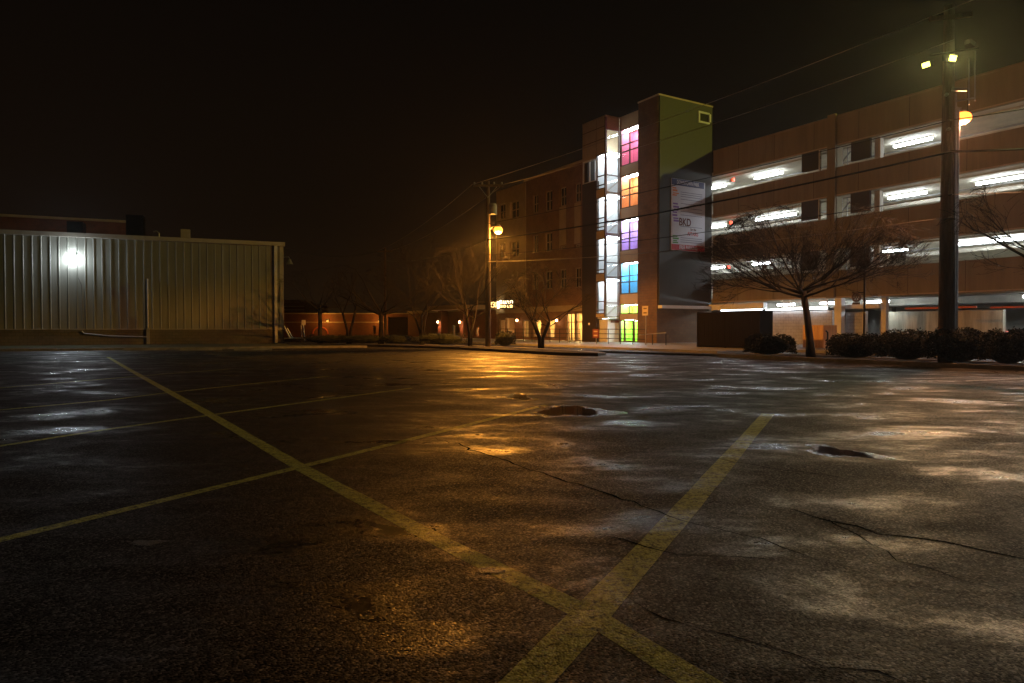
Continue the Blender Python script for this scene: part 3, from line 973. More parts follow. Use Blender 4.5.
MB().box(xB0 + .31, xB1, .42, 5.89, ZST, ZST + .1).build('lobby_ceiling', 'beige_wall', BB)
MB().box(xB0 + .31, xB1, 2.6, 2.7, Z0, ZST - .01).build('lobby_wall', 'beige_wall', BB)
for xx in [v_ for v_ in (-9.2, -11.6, -15, -19, -23, -27) if v_ > xB0 + .3]:
    MB().box(xx, xx + 1.1, 1.0, 1.3, ZST - .08, ZST - .005).build('lobby_light', 'lobby_light', BB)
for i, w_ in enumerate(lit):
    nm = 'door' if i in (4, 6) else 'window'
    window(BB, w_[0] + .01, w_[1] - .01, max(Z0, w_[2]) + .01, w_[3] - .01, .08, 'frame', 'glass', 2 if i == 3 else 1, (.33,) if i in (3, 4) else (), .08, nm)
MB().box(-9.5, -8.9, 2.5, 3.1, Z0, .9).ball((-9.2, 2.8, 1.15), .3).box(-10.9, -10.1, 3, 3.8, Z0, 1.0).build('lobby_furniture', 'precast_dark', BB)
mb = MB()
for i in (0, 1, 2):
    w_ = lit[i]
    mb.box(w_[0] + .1, w_[1] - .1, .8, 1.4, Z0, .75)
    mb.ball(((w_[0] + w_[1]) / 2, 1.1, .95), (.35, .3, .3))
mb.build('window_display', 'stone', BB)


def sconce(px, py, parent):
    x, z = T.fx(px, -.15), T.fz(px, py, -.15)
    s = MB().box(x - .14, x + .14, -.16, -.003, z - .05, z + .28).build('sconce', 'frame', parent)
    MB().ball((x, -.24, z), (.12, .08, .10), 10, 6).build('bulb', 'warm_bulb', s)
    lamp('sconce_light', 'SPOT', parent, (x, -.32, z + .1), (1.0, .38, .14), 70, .05, aim((0, .18, -1)), spot_size=2.0, spot_blend=.5)


sconce(517.7, 320.5, BB); sconce(557.3, 320.5, BB)
# lit sign on the brick building: two rows of bright letters and a tall bar
SG = thing('lit_shop_sign', 'small glowing yellow sign with bright letters above the brick building entrance', 'sign', T, (T.fx(502, -.5), -.3, T.fz(502, 312, -.5)))
sy = -.55
q = lambda px, py: (T.fx(px, sy), T.fz(px, py, sy))
a_, b_ = q(490, 309.5), q(514, 298)
fr = MB()
zb0, zb1 = a_[1], b_[1]
fr.box(q(499, 305)[0], b_[0], sy + .06, sy + .4, q(512, 308.5)[1], q(512, 299)[1])
fr.build('backing', 'precast_dark', SG)
rnd = random.Random(12)


def scribble(px0, px1, py0, py1, n, m_, nm='letter', r=.035):
    for k in range(n):
        c = px0 + (px1 - px0) * (k + .5) / n
        w = (px1 - px0) / n * .38
        pts = []
        st = rnd.choice(['o', 'n', 'l', 's', 'u'])
        cy_, hy = (py0 + py1) / 2, (py1 - py0) / 2
        if st == 'o': seq = [(cos(t), sin(t)) for t in [i * pi / 4 for i in range(9)]]
        elif st == 'n': seq = [(-1, -1), (-1, 1), (0, 1), (1, .6), (1, -1)]
        elif st == 'l': seq = [(-.2, 1), (-.2, -1), (.8, -1)]
        elif st == 'u': seq = [(-1, 1), (-1, -.6), (0, -1), (1, -.6), (1, 1)]
        else: seq = [(1, .8), (-.6, 1), (-1, .3), (.8, -.2), (.9, -.9), (-.9, -1)]
        for (sx_, sz_) in seq:
            x_, z_ = q(c + w * sx_, cy_ - hy * sz_)
            pts.append((x_, sy, z_))
        MB().path(pts, r, 5).build(nm, m_, SG)


scribble(499.5, 512.8, 300.6, 303.4, 5, 'neon_white')
scribble(499.5, 512.8, 305.2, 307.3, 4, 'neon')
scribble(490.5, 496.5, 302, 307, 3, 'neon')
x_, z_ = q(498, 304.5)
MB().box(x_ - .08, x_ + .08, sy - .05, sy + .1, q(498, 308.5)[1], q(498, 301.5)[1]).build('bright_bar', 'neon_white', SG)
MB().box(q(514, 300)[0], q(515, 300)[0], sy, sy + .4, zb0, q(514, 297)[1]).build('side_post', 'stone', SG)

# railing along the forecourt
def railing(px0, px1, y, label, z0=Z0, n=6, h=1.0, frame=T):
    x0, x1 = T.fx(px0, y), T.fx(px1, y)
    r = thing('railing', label, 'railing', T, ((x0 + x1) / 2, y, z0))
    for k in range(n + 1):
        x = x0 + (x1 - x0) * k / n
        MB().tube((x, y, z0), (x, y, z0 + h), .025, n=6).build('post', 'dark_metal', r)
    for hh_ in (h, h * .68, h * .36):
        MB().tube((x0, y, z0 + hh_), (x1, y, z0 + hh_), .025, n=6).build('rail', 'dark_metal', r)
    return r


railing(500, 580, -5.2, 'dark metal railing in front of the brick building shopfront', n=9)
railing(597, 646, -4.2, 'dark metal railing in front of the green lit tower door', n=4)
rp = thing('handrail', 'thin dark sloping handrail beside the brown tower wall', 'handrail', T, (T.fx(650, -3.6), -3.6, Z0))
MB().path([(T.fx(639, -3.6), -3.6, T.fz(639, 334.8, -3.6)), (T.fx(666, -3.6), -3.6, T.fz(666, 332.8, -3.6))], .035, 6).build('rail', 'galv', rp)
for px in (652.5, 666):
    MB().tube((T.fx(px, -3.6), -3.6, Z0), (T.fx(px, -3.6), -3.6, T.fz(px, 333.6, -3.6)), .03, n=6).build('post', 'dark_metal', rp)


def post_sign(name, px, py0, py1, pw, y, label, m_, cat='sign'):
    x = T.fx(px, y); z0_, z1_ = T.fz(px, py1, y), T.fz(px, py0, y)
    w = T.fx(px + pw / 2, y) - x
    s = thing(name, label, cat, T, (x, y, Z0))
    MB().tube((x, y, Z0), (x, y, z1_), .03, n=6).build('post', 'galv', s)
    # board turned to face the lot
    p = MB().box(x - w, x + w, y - .06, y - .035, z0_, z1_).build('board', m_, s)
    MB().box(x - w * .6, x + w * .6, y - .066, y - .061, z0_ + (z1_ - z0_) * .66, z0_ + (z1_ - z0_) * .8).box(x - w * .6, x + w * .6, y - .066, y - .061, z0_ + (z1_ - z0_) * .2, z0_ + (z1_ - z0_) * .36).build('printed_mark', 'frame' if m_ == 'sign_white' else 'sign_white', s)
    return s


post_sign('street_sign', 645.7, 306, 315.5, 5.6, -4.8, 'pale parking notice on a thin post beside the green lit door', 'sign_white')
post_sign('street_sign', 596.3, 329, 338, 6.2, -6.0, 'low red notice on a short post at the corner of the dark wall', 'sign_red')

# ------------------------------------------------------------------ low entrance wing with round canopy
EW = thing('entrance_wing', 'single-storey brick wing with rounded canopy and two glowing wall lights', 'building', T, (T.fx(450, 0), 3, Z0))
xw0, xw1 = T.fx(408, 0), xB0 - .05
zw = T.fz(450, 312, 0)
dw = [wpx(452, 456, 325, 338), wpx(475.5, 479, 326, 336.5)]
holed(xw0, xw1, Z0, zw, 0, .4, dw).build('wall', 'low_brick', EW)
MB().box(xw0, xw1, -.15, .5, zw, zw + .35).build('roof_band', 'stone', EW)
MB().box(xw0, xw1, .5, 7, zw + .01, zw + .2).box(xw0, xw1, 4.9, 5.0, Z0, zw).build('shell', 'beige_wall', EW)
cxr, rr = T.fx(455, -1.0), 6.0
arc = [(cxr + rr * cos(t), .0 - rr * .55 * sin(t)) for t in [pi * i / 20 for i in range(21)]]
MB().prism(arc, zw + .1, zw + .55).build('canopy', 'stone', EW)
for w_ in dw:
    window(EW, w_[0] + .01, w_[1] - .01, w_[2] + .01, w_[3] - .01, .1, 'frame', 'glass', 1, (), .07)
MB().box(dw[1][0] - .5, dw[1][1] + .5, 1.4, 1.6, zw - .5, zw - .3).build('lobby_light', 'lobby_light', EW)
MB().box(dw[0][0] + .2, dw[0][0] + .7, .5, .6, 1.3, 1.9).build('status_lamp', 'green_led', EW)
for px in (442, 464):
    x = T.fx(px, -1.6)
    MB().box(x - .4, x + .4, -1.9, -1.1, Z0, zw + .09).build('column', 'low_brick', EW)
    z = T.fz(px, 321.5, -2)
    s = MB().box(x - .16, x + .16, -2.05, -1.905, z, z + .3).build('sconce', 'frame', EW)
    MB().ball((x, -2.12, z - .05), (.14, .08, .12), 10, 6).build('bulb', 'warm_bulb', s)
    lamp('sconce_light', 'SPOT', EW, (x, -2.3, z + .05), (1.0, .42, .16), 140, .05, aim((0, .2, -1)), spot_size=1.9, spot_blend=.5)
for (pa, pb) in ((402, 411), (412, 421), (484, 490)):
    pass

# ------------------------------------------------------------------ long low brick building at the back left
dL = 90.0
LX = lambda px: (px - 512) / FPX * dL
LZ = lambda py: H + (328 - py) / FPX * dL
LBD = thing('low_brick_building', 'long low orange-lit brick building behind the island trees', 'building', W, (LX(345), dL + 4, 0.0))
holed(LX(262), LX(411), 0, LZ(314), dL, dL + .3, [(LX(388), LX(409), 0, LZ(317)), (LX(373), LX(376), LZ(334), LZ(326))]).build('wall', 'low_brick', LBD)
MB().box(LX(262), LX(411), dL - .15, dL + .5, LZ(314), LZ(313)).build('roof_edge', 'stone', LBD)
MB().box(LX(262), LX(386), dL - .06, dL - .003, LZ(322.6), LZ(321.8)).build('band', 'stone', LBD)
MB().box(LX(262), LX(411), dL + .5, dL + 9, LZ(314) - .4, LZ(314) - .1).box(LX(262), LX(411), dL + 9, dL + 9.3, 0, LZ(314)).build('shell', 'brick', LBD)
MB().tube((LX(320.5), dL - .2, LZ(333)), (LX(320.5), dL - .21, LZ(333)), .1).build('wall_disc', 'stone', LBD) if False else None
arc = [(LX(320.5) + 1.0 * cos(t), dL - .1, LZ(334) + .9 * sin(t)) for t in [pi * i / 12 for i in range(13)]]
MB().path(arc, .1, 6).build('arch_trim', 'red_bar', LBD)
for px in (328, 380):
    wb = MB().box(LX(px) - .18, LX(px) + .18, dL - .3, dL - .01, LZ(320.5), LZ(319)).build('wall_lamp', 'dark_metal', LBD)
    MB().box(LX(px) - .14, LX(px) + .14, dL - .28, dL - .05, LZ(322), LZ(320.5) - .002).build('lamp_lens', 'orange_lens', wb)
    lamp('lamp_light', 'POINT', LBD, (LX(px), dL - 1.4, LZ(320)), (1.0, .42, .06), 110, .1)
BK2 = thing('flat_roof_building', 'dim flat-roofed building with ledges rising beyond the metal building corner', 'building', W, (LX(285), 108, 0))
zz = lambda py, d: H + (328 - py) / FPX * d
fxx = lambda px, d: (px - 512) / FPX * d
MB().box(fxx(240, 105), fxx(305, 105), 105, 118, 0, zz(303, 105)).build('wall', 'low_brick', BK2)
for py in (300, 306, 309.5):
    MB().box(fxx(240, 105) - .1, fxx(304, 105) + .1, 104.7, 104.99, zz(py, 105) - .12, zz(py, 105)).build('ledge', 'stone', BK2) if py > 303 else MB().box(fxx(240, 105) - .2, fxx(300, 105), 104.8, 112, zz(303, 105) + .01, zz(py, 105)).build('upper_storey', 'brick', BK2)

# ------------------------------------------------------------------ left metal building
lx = lambda px, y=0: LB.fx(px, y)
lz_ = lambda px, py, y=0: LB.fz(px, py, y)
zE = lz_(284, 242.5)
zS = lz_(150, 328.8)
XM0 = -46.0
MBD = thing('metal_building', 'low tan corrugated metal building with a glaring wall light on the left', 'building', LB, (-20, 8, 0.1))
mb = MB()
x = XM0
pts = []
while x < -.45:
    pts += [(x, 0.0), (x + .17, 0.0), (x + .195, -.035), (x + .235, -.035), (x + .26, 0)]
    x += .48
    pts += [(x - .1, 0)]
    pts[-1] = (x - .02, 0.0)
pts.append((-.3, 0))
n = len(pts)
vs = [(p[0], p[1], zS) for p in pts] + [(p[0], p[1], zE - .28) for p in pts]
mb.add(vs, [(i, i + 1, n + i + 1, n + i) for i in range(n - 1)])
mb.build('siding', 'siding', MBD)
MB().box(XM0, -.02, .04, 18, zS + .01, zE - .05).build('shell', 'siding', MBD)
MB().box(XM0, -.02, -.02, .25, .05, zS - .004).box(-.25, -.02, .26, 18, .05, zS - .004).build('foundation', 'block', MBD)
MB().box(XM0, .03, -.05, .0, zS - .05, zS - .002).build('base_flashing', 'fascia', MBD)
MB().box(XM0, .10, -.16, .3, zE - .27, zE).build('roof_fascia', 'fascia', MBD)
MB().box(-.28, .0, -.06, .02, zS, zE - .275).build('corner_trim', 'fascia', MBD)
xd_ = lx(276)
MB().box(xd_ - .09, xd_ + .09, -.2, -.065, .15, zE - .275).build('downspout', 'white_frame', MBD)
xp = lx(148, -.1)
MB().tube((xp, -.1, .15), (xp, -.1, lz_(148, 279)), .045, n=8).box(xp - .09, xp + .09, -.16, -.04, .12, lz_(148, 328)).build('standpipe', 'galv', MBD)
MB().path([(lx(82, -.12), -.12, lz_(82, 331)), (lx(84, -.12), -.12, lz_(84, 333.5)), (lx(110, -.12), -.12, lz_(110, 336)), (lx(148, -.12), -.12, lz_(148, 337))], .05, 6).build('drain_pipe', 'galv', MBD)
MB().path([(lx(79, -.07), -.07, lz_(79, 278)), (lx(82, -.07), -.07, lz_(82, 285)), (lx(84, -.07), -.07, lz_(84, 328))], .015, 5).build('conduit', 'dark_metal', MBD)
WP = thing('wall_light', 'bright white wall pack light on the corrugated metal wall', 'wall light', LB, (lx(74), -.1, lz_(74, 257)))
xw, zw_ = lx(74), lz_(74, 256.5)
MB().box(xw - .17, xw + .17, -.2, -.04, zw_ + .0, zw_ + .16).build('housing', 'dark_metal', WP)
MB().box(xw - .16, xw + .16, -.3, -.202, zw_ - .1, zw_ + .14).build('lens', 'pack_lens', WP)
lamp('pack_light', 'POINT', WP, (xw, -.36, zw_ - .08), (.84, .92, 1.0), 130, .06)
FLc = thing('corner_light', 'small unlit hooded lamp on a bracket off the metal building corner', 'lamp', LB, (.35, .4, lz_(287, 264)))
zc_ = lz_(287, 262)
MB().path([(.0, .35, zc_ + .35), (.35, .1, zc_ + .4), (.42, 0, zc_ + .2)], .03, 6).build('arm', 'galv', FLc)
MB().path([(.42, 0, zc_ + .22), (.42, 0, zc_), (.42, 0, zc_ - .16)], [.08, .16, .24], 12).build('shade', 'galv', FLc)
# rooftop kit
AC = MB().box(lx(127, 5), lx(144.5, 5), 5, 6.4, zE - .05, LB.fz(135, 215, 5)).top('rooftop_unit', 'dark_metal', 'square dark air unit on the metal roof beside the brick parapet', 'air conditioner', LB)
AC2 = MB().box(lx(68, 4), lx(84, 4), 4, 5.2, zE - .05, LB.fz(75, 221.5, 4)).top('rooftop_unit', 'dark_metal', 'low dark air unit on the metal roof above the bright wall light', 'air conditioner', LB)
RV = thing('roof_vent', 'small pale box vent with cap on the metal building roof', 'vent', LB, (lx(186.5, 3), 3, zE))
x_ = lx(186.5, 3)
MB().box(x_ - .18, x_ + .18, 2.8, 3.2, zE - .1, zE + .35).build('stack', 'galv', RV)
MB().box(x_ - .3, x_ + .3, 2.7, 3.3, zE + .352, zE + .95).build('cap', 'fascia', RV)
x_ = lx(160, 3)
PV = thing('roof_pipe', 'thin curved vent pipe on the metal building roof', 'pipe', LB, (x_, 3, zE))
MB().path([(x_, 3, zE - .1), (x_, 3, zE + .6), (x_ - .15, 3, zE + .75), (x_ - .35, 3, zE + .7)], .05, 6).build('pipe', 'galv', PV)
BP = thing('brick_annex', 'dim brick block with white-streaked parapet rising behind the metal roof', 'building', LB, (-24, 19.5, 0))
zB_ = LB.fz(60, 219.5, 18.2)
MB().box(-46, lx(133, 18.2), 18.2, 30, 0, zB_).build('wall', 'low_brick', BP)
MB().box(-46, lx(133, 18.2) + .1, 18.05, 18.45, zB_ + .002, zB_ + .2).build('coping', 'stone', BP)
# wheel stops at the edge of the lot
for i, (pa, pb) in enumerate([(-34, -2), (10, 57), (67, 112), (124, 166), (180, 222), (234, 272)]):
    g0, g1 = ground(pa, 350.6), ground(pb, 350.2)
    a0, b0 = LB.loc(g0), LB.loc(g1)
    yy = (a0[1] + b0[1]) / 2
    prof = [(yy - .08, 0), (yy - .06, .12), (yy + .06, .12), (yy + .08, 0)]
    mb = MB().extr(prof, a0[0], min(b0[0], a0[0] + 2.4))
    words = ['first visible wheel stop at the left edge of the frame', 'pale wheel stop straight left of the wall light', 'pale wheel stop right below the wall light', 'pale wheel stop below the standpipe', 'wheel stop halfway along the dark verge', 'wheel stop nearest the metal building corner']
    mb.top('wheel_stop', 'kerb', 'concrete ' + words[i], 'wheel stop', LB, 'wheel stops along the metal building verge')
# service stand with sign by the corner
SS = thing('meter_stand', 'low metal barrier frame with a pale plate at the metal building corner', 'barrier', LB, (1.2, -.6, 0.0))
p_ = lambda px, py: (LB.fx(px, -.6), -.6, LB.fz(px, py, -.6))
MB().path([p_(284, 326), p_(290, 338)], .05, 6).path([p_(287, 328), p_(293, 339)], .05, 6).tube(p_(284, 338.5), p_(305, 338), .05).tube(p_(303, 321), p_(304.5, 341), .05).tube(p_(301, 325), p_(302, 341), .03).build('frame', 'galv', SS)
a_, b_ = p_(301.5, 325), p_(305.5, 320)
MB().box(a_[0], b_[0], -.68, -.64, a_[2], b_[2]).build('plate', 'sign_white', SS)
# ================================================================== STREET
# timber gates of the bin enclosure
ye = -5.0
exa, exb = T.fx(697, ye), T.fx(760, ye)
ez = T.fz(728, 311.5, ye)
EN = thing('gate_enclosure', 'tall dark board enclosure with closed gates beside the tower canopy', 'enclosure', T, ((exa + exb) / 2, ye + 1, Z0))
exm = T.fx(725, ye)
mb = MB()
for (a, b) in ((exa + .12, exm - .03), (exm + .03, exb - .12)):
    x = a; mb = MB()
    while x < b - .02:
        x2 = min(x + .145, b)
        mb.box(x, x2 - .012, ye + random.uniform(0, .008), ye + .03, Z0 + .06, ez - .04 + random.uniform(-.01, .01)); x = x2
    g_ = mb.build('gate', 'gate', EN)
    MB().box(a, b, ye + .035, ye + .08, Z0 + .3, Z0 + .42).box(a, b, ye + .035, ye + .08, ez - .4, ez - .28).build('brace', 'gate', g_)
MB().box(exa, exa + .118, ye - .02, ye + .12, Z0, ez).build('post', 'gate', EN)
MB().box(exb - .118, exb, ye - .02, ye + .12, Z0, ez).build('post', 'gate', EN)
MB().box(exm - .028, exm + .028, ye, ye + .08, Z0, ez).build('post', 'gate', EN)
MB().box(exa, exa + .06, ye + .13, ye + 1.0, Z0, ez).box(exb - .06, exb, ye + .13, ye + 1.0, Z0, ez).box(exa + .07, exb - .07, ye + .9, ye + 1.0, Z0, ez).build('side_fence', 'gate', EN)
# plywood cabinet
yc_ = -.6
ca, cb = T.fx(802.5, yc_), T.fx(823.5, yc_)
cz = T.fz(812, 325.2, yc_)
CB = thing('plywood_cabinet', 'square orange plywood cabinet standing against the grey block wall', 'cabinet', T, ((ca + cb) / 2, yc_ + .5, Z0))
MB().box(ca, cb, yc_ + .03, yc_ + 1.2, Z0, cz).build('carcass', 'plywood', CB)
xm = ca + (cb - ca) * .74
MB().box(ca + .03, xm - .02, yc_, yc_ + .028, Z0 + .05, cz - .04).box(xm + .02, cb - .03, yc_, yc_ + .028, Z0 + .05, cz - .04).build('door_panel', 'plywood', CB)
hx = T.fx(825.5, yc_)
MB().path([(cb, yc_ + .2, .5), (hx, yc_ + .2, .6), (hx, yc_ + .2, cz - .4), (cb, yc_ + .2, cz - .3)], .04, 6).build('side_handle', 'dark_metal', CB)

# ------------------------------------------------------------------ bare trees
def bare_tree(rx, rz, z0, seed, trunk_r, limbs=9, detail=1.0, lean=(0, 0), forks=1):
    """trunk and crown meshes in local metres, crown a wide bare umbrella of radius rx, height rz above z0"""
    R = random.Random(seed)
    tr, cr = MB(), MB()
    top = Vector((lean[0], lean[1], z0))
    if forks == 1:
        tr.path([(0, 0, -.1), (lean[0] * .15, lean[1] * .2, z0 * .25), (lean[0] * .6 + .02, lean[1] * .5, z0 * .65), tuple(top)], [trunk_r * 1.35, trunk_r, trunk_r * .85, trunk_r * .9], 10)
        starts = [(top, trunk_r * .7)]
    else:
        starts = []
        for k in range(forks):
            t = 2 * pi * k / forks + R.random()
            e = Vector((cos(t) * .5, sin(t) * .5, z0 * R.uniform(.9, 1.15)))
            tr.path([(cos(t) * .08, sin(t) * .08, -.1), (cos(t) * .12, sin(t) * .12, z0 * .4), tuple(e)], [trunk_r * .8, trunk_r * .6, trunk_r * .5], 8)
            starts.append((e, trunk_r * .5))

    def inside(p):
        q_ = (p - Vector((top.x, top.y, z0)))
        h = q_.z / rz if q_.z > 0 else -q_.z / (rz * .16)
        return (q_.x ** 2 + q_.y ** 2) / rx ** 2 + h ** 2

    def grow(p, d, L, r, lev):
        n = 5 if lev < 2 else (4 if lev < 3 else 3)
        pts, rad = [p.copy()], [r]
        cur, dr = p.copy(), d.copy()
        for i in range(n):
            wob = .13 if lev < 2 else .2
            dr = (dr + Vector((R.gauss(0, wob), R.gauss(0, wob), R.gauss(0, wob * .7))) + Vector((0, 0, .05 if lev < 2 else .02))).normalized()
            nx = cur + dr * L / n
            if inside(nx) > 1.05:
                dr = (dr + Vector((0, 0, -.25 if nx.z > z0 + rz * .5 else .2))).normalized()
                nx = cur + dr * L / n * .5
            cur = nx
            pts.append(cur.copy())
            rad.append(max(.0045 if lev > 2 else .006, r * (1 - .72 * (i + 1) / n)))
        cr.path(pts, rad, 6 if lev == 0 else (5 if lev == 1 else 3), cap=False)
        if lev >= 4: return
        m = {0: 6, 1: 6, 2: 5, 3: 3}[lev]
        m = max(2, int(m * detail + R.random() * .8))
        for k in range(m):
            f = R.uniform(.25, 1.0) if k else 1.0
            j = min(n - 1, int(f * n)); fr = f * n - j
            q0 = pts[j].lerp(pts[j + 1], min(1, fr))
            base = (pts[j + 1] - pts[j]).normalized()
            out = Vector((q0.x - top.x, q0.y - top.y, 0))
            if out.length > 0: out.normalize()
            rv = Vector((R.gauss(0, 1), R.gauss(0, 1), R.gauss(0, .75)))
            nd_ = (base * 1.0 + rv * .42 + out * .28 + Vector((0, 0, .10))).normalized()
            if inside(q0) > 1.1: continue
            grow(q0, nd_, L * R.uniform(.42, .62), max(.006, (rad[j] * (1 - fr) + rad[j + 1] * fr) * R.uniform(.5, .7)), lev + 1)

    for (s0, r0) in starts:
        nl = max(2, limbs // len(starts))
        for k in range(nl):
            t = 2 * pi * (k + R.uniform(-.3, .3)) / nl
            el = R.choice([.1, .25, .5, .95, .18, .4])
            if len(starts) > 1: el = R.choice([.5, .9, 1.2, .35])
            dv = Vector((cos(t) * cos(el), sin(t) * cos(el), sin(el)))
            grow(s0 + Vector((0, 0, R.uniform(-.25, .1))), dv, (rx * cos(el) + rz * sin(el)) * R.uniform(.62, .85), r0 * R.uniform(.38, .6), 0)
    return tr, cr


def tree(px, py, zb, rx, rz, z0, seed, r, label, bark='bark', detail=1.0, lean=(0, 0), forks=1, limbs=9, group='bare street trees'):
    g = ground(px, py, zb)
    t = thing('bare_tree', label, 'tree', W, (g.x, g.y, zb), group)
    tr, cr = bare_tree(rx, rz, z0, seed, r, limbs, detail, lean, forks)
    off = OFF.pop(t.name)
    tr.build('trunk', bark, t, smooth=True)
    cr.build('crown', bark, t, smooth=True)
    OFF[t.name] = off
    return t


# big umbrella tree in the hedge bed
tree(811, 357.2, .09, 4.1, 3.3, 2.5, 5, .145, 'large bare umbrella-shaped tree in the hedge bed before the garage', 'bark_dark', 1.15, (-.28, 0.1), limbs=17)
tree(1082, 374, .09, 3.2, 3.0, 2.3, 9, .16, 'bare tree reaching its twigs in from the right edge', 'bark_dark', .85, limbs=12)
tree(541, 347.2, .135, 2.7, 3.2, 1.3, 21, .13, 'bare multi-stemmed tree on the island before the lit shop windows', 'bark_far', .85, forks=4, limbs=14)
tree(470, 345.9, .135, 3.4, 4.2, 1.9, 22, .13, 'bare forked tree just left of the utility pole', 'bark_far', .8, forks=3, limbs=12)
tree(422, 344.0, .135, 4.0, 4.8, 2.0, 23, .13, 'bare tree with a wide brown crown left of the glowing canopy', 'bark_far', .8, forks=3, limbs=12)
tree(381, 343.6, .135, 3.6, 4.0, 2.1, 24, .17, 'bare pale-trunked tree before the dark garage opening', 'bark_far', .7, limbs=10)
tree(349, 343.5, .135, 3.2, 2.6, 2.2, 25, .15, 'dim bare tree mid island before the brick wall', 'bark_far', .6, forks=2, limbs=8)
tree(320, 343.4, .135, 3.4, 2.6, 2.4, 26, .15, 'dim bare tree over the red arch of the brick wall', 'bark_dark', .6, limbs=8)

# ------------------------------------------------------------------ hedges
def hedge_mesh(sx, sy, sz, n, seed):
    R = random.Random(seed)
    mb = MB()
    mb.ball((0, 0, sz * .5), (sx * .46, sy * .46, sz * .46), 14, 8)
    for i in range(n):
        u, v = R.uniform(0, 2 * pi), R.uniform(-.35, 1)
        a = math.asin(v)
        k = 1 + .10 * sin(3 * u + seed) + .06 * sin(7 * u) + R.gauss(0, .055) + .05 * sin(13 * u + 2 * seed)
        sup = abs(cos(a)) ** .55
        p = Vector((sx * .5 * sup * cos(u) * k, sy * .5 * sup * sin(u) * k, sz * (.42 + .56 * (abs(v) ** .8) * (1 if v > 0 else -1) * k)))
        p.z = max(.02, p.z)
        s_ = R.uniform(.025, .05)
        d1 = Vector((R.gauss(0, 1), R.gauss(0, 1), R.gauss(0, 1))).normalized()
        d2 = d1.cross(Vector((R.gauss(0, 1), R.gauss(0, 1), R.gauss(0, 1)))).normalized()
        mb.add([p - d1 * s_, p + d2 * s_ * .55, p + d1 * s_, p - d2 * s_ * .55], [(0, 1, 2, 3)])
    return mb


HD = [(768, 48, .82, 'round clipped boxwood alone left of the big bare tree trunk'), (855, 54, .86, 'clipped boxwood right of the big bare tree trunk, below the round emblem'),
      (907, 52, 1.0, 'clipped boxwood just left of the tall utility pole'), (957, 60, 1.05, 'clipped boxwood around the foot of the tall utility pole'), (1008, 52, 1.02, 'clipped boxwood nearest the right edge of the frame')]
for i, (px, wpx_, h_, lab) in enumerate(HD):
    yb = -11.1
    x = T.fx(px, yb); w = T.fx(px + wpx_ / 2, yb) - T.fx(px - wpx_ / 2, yb)
    w *= .86
    if i == 3: yb = -10.95
    hb = hedge_mesh(w, 1.5, h_, 5200, i)
    o = bpy.data.objects.new('boxwood_shrub', hb.mesh('boxwood_shrub', M['leaf']))
    COL.objects.link(o)
    o.location = T.world(x, yb, .09); o.rotation_euler = (0, 0, T.a)
    tag(o, lab, 'shrub', 'clipped boxwoods in the kerbed bed')
for (px, w, h_, dpt, lab) in ((330, 3.6, .6, 343.6, 'low dark hedge below the brick wall arch'), (362, 3.0, .6, 343.7, 'low dark hedge between two pale trunks'), (396, 2.2, .6, 343.8, 'low dark hedge below the dark opening'),
                              (441, 3.0, .75, 344.8, 'low dark hedge under the glowing wall lights'), (505, 1.1, .85, 346.6, 'small round shrub beside the utility pole on the island')):
    g = ground(px, dpt, .13)
    o = bpy.data.objects.new('low_shrub', hedge_mesh(w, 1.2, h_, 1500, int(px)).mesh('low_shrub', M['leaf']))
    COL.objects.link(o); o.location = g
    tag(o, lab, 'shrub', 'low shrubs on the far island')

# ------------------------------------------------------------------ utility pole in the middle
PM = ground(488, 346.3, .13)
pm = lambda px, py, d=None: at_depth(px, py, d or PM.y)
UP = thing('utility_pole', 'wooden utility pole with transformer and glowing orange street lamp', 'utility pole', W, (PM.x, PM.y, .1))
topz_ = pm(488, 181).z
MB().path([(PM.x, PM.y, .1), (PM.x, PM.y, topz_)], [.17, .11], 12).build('pole', 'wood', UP)
ca_, cb_ = pm(473.5, 186), pm(503, 188)
yy = PM.y
MB().box(ca_.x, cb_.x, yy - .2, yy - .12, ca_.z - .07, ca_.z + .05).build('crossarm', 'wood', UP)
MB().path([(PM.x, yy - .16, ca_.z - .7), (ca_.x + .35, yy - .16, ca_.z - .08)], .02, 4).path([(PM.x, yy - .16, ca_.z - .7), (cb_.x - .35, yy - .16, ca_.z - .08)], .02, 4).build('brace', 'galv', UP)
for f in (.04, .3, .7, .96):
    x_ = ca_.x + (cb_.x - ca_.x) * f
    MB().path([(x_, yy - .16, ca_.z + .05), (x_, yy - .16, ca_.z + .13), (x_, yy - .16, ca_.z + .2)], [.03, .06, .03], 8).build('insulator', 'tin', UP)
tx = pm(493, 209)
MB().path([(tx.x, yy, pm(493, 214.5).z), (tx.x, yy, pm(493, 205.5).z), (tx.x, yy, pm(493, 203.5).z)], [.24, .24, .16], 14).build('transformer', 'tin', UP)
lh = pm(498, 229)
MB().path([(PM.x, yy + .1, lh.z - .1), ((PM.x + lh.x) / 2, yy + .3, lh.z + .2), (lh.x, yy + .45, lh.z + .22)], .035, 8).build('lamp_arm', 'galv', UP)
hd = MB().path([(lh.x - .02, yy + .45, lh.z + .32), (lh.x, yy + .45, lh.z + .24), (lh.x, yy + .45, lh.z + .1)], [.08, .17, .2], 14).build('lamp_head', 'galv', UP)
MB().ball((lh.x, yy + .45, lh.z), (.27, .27, .24), 14, 10).build('halo_globe', 'sodium_halo', UP)  # oversized glowing ball stands in for the halo around the lamp
lamp('lamp_light', 'SPOT', UP, (lh.x, yy + .45, lh.z - .34), (1.0, .37, .04), 5600, .06, (0, 0, 0), spot_size=3.0, spot_blend=.2)
lamp('lamp_glow', 'POINT', UP, (lh.x, yy + .30, lh.z - .34), (1.0, .37, .05), 1150, .06)
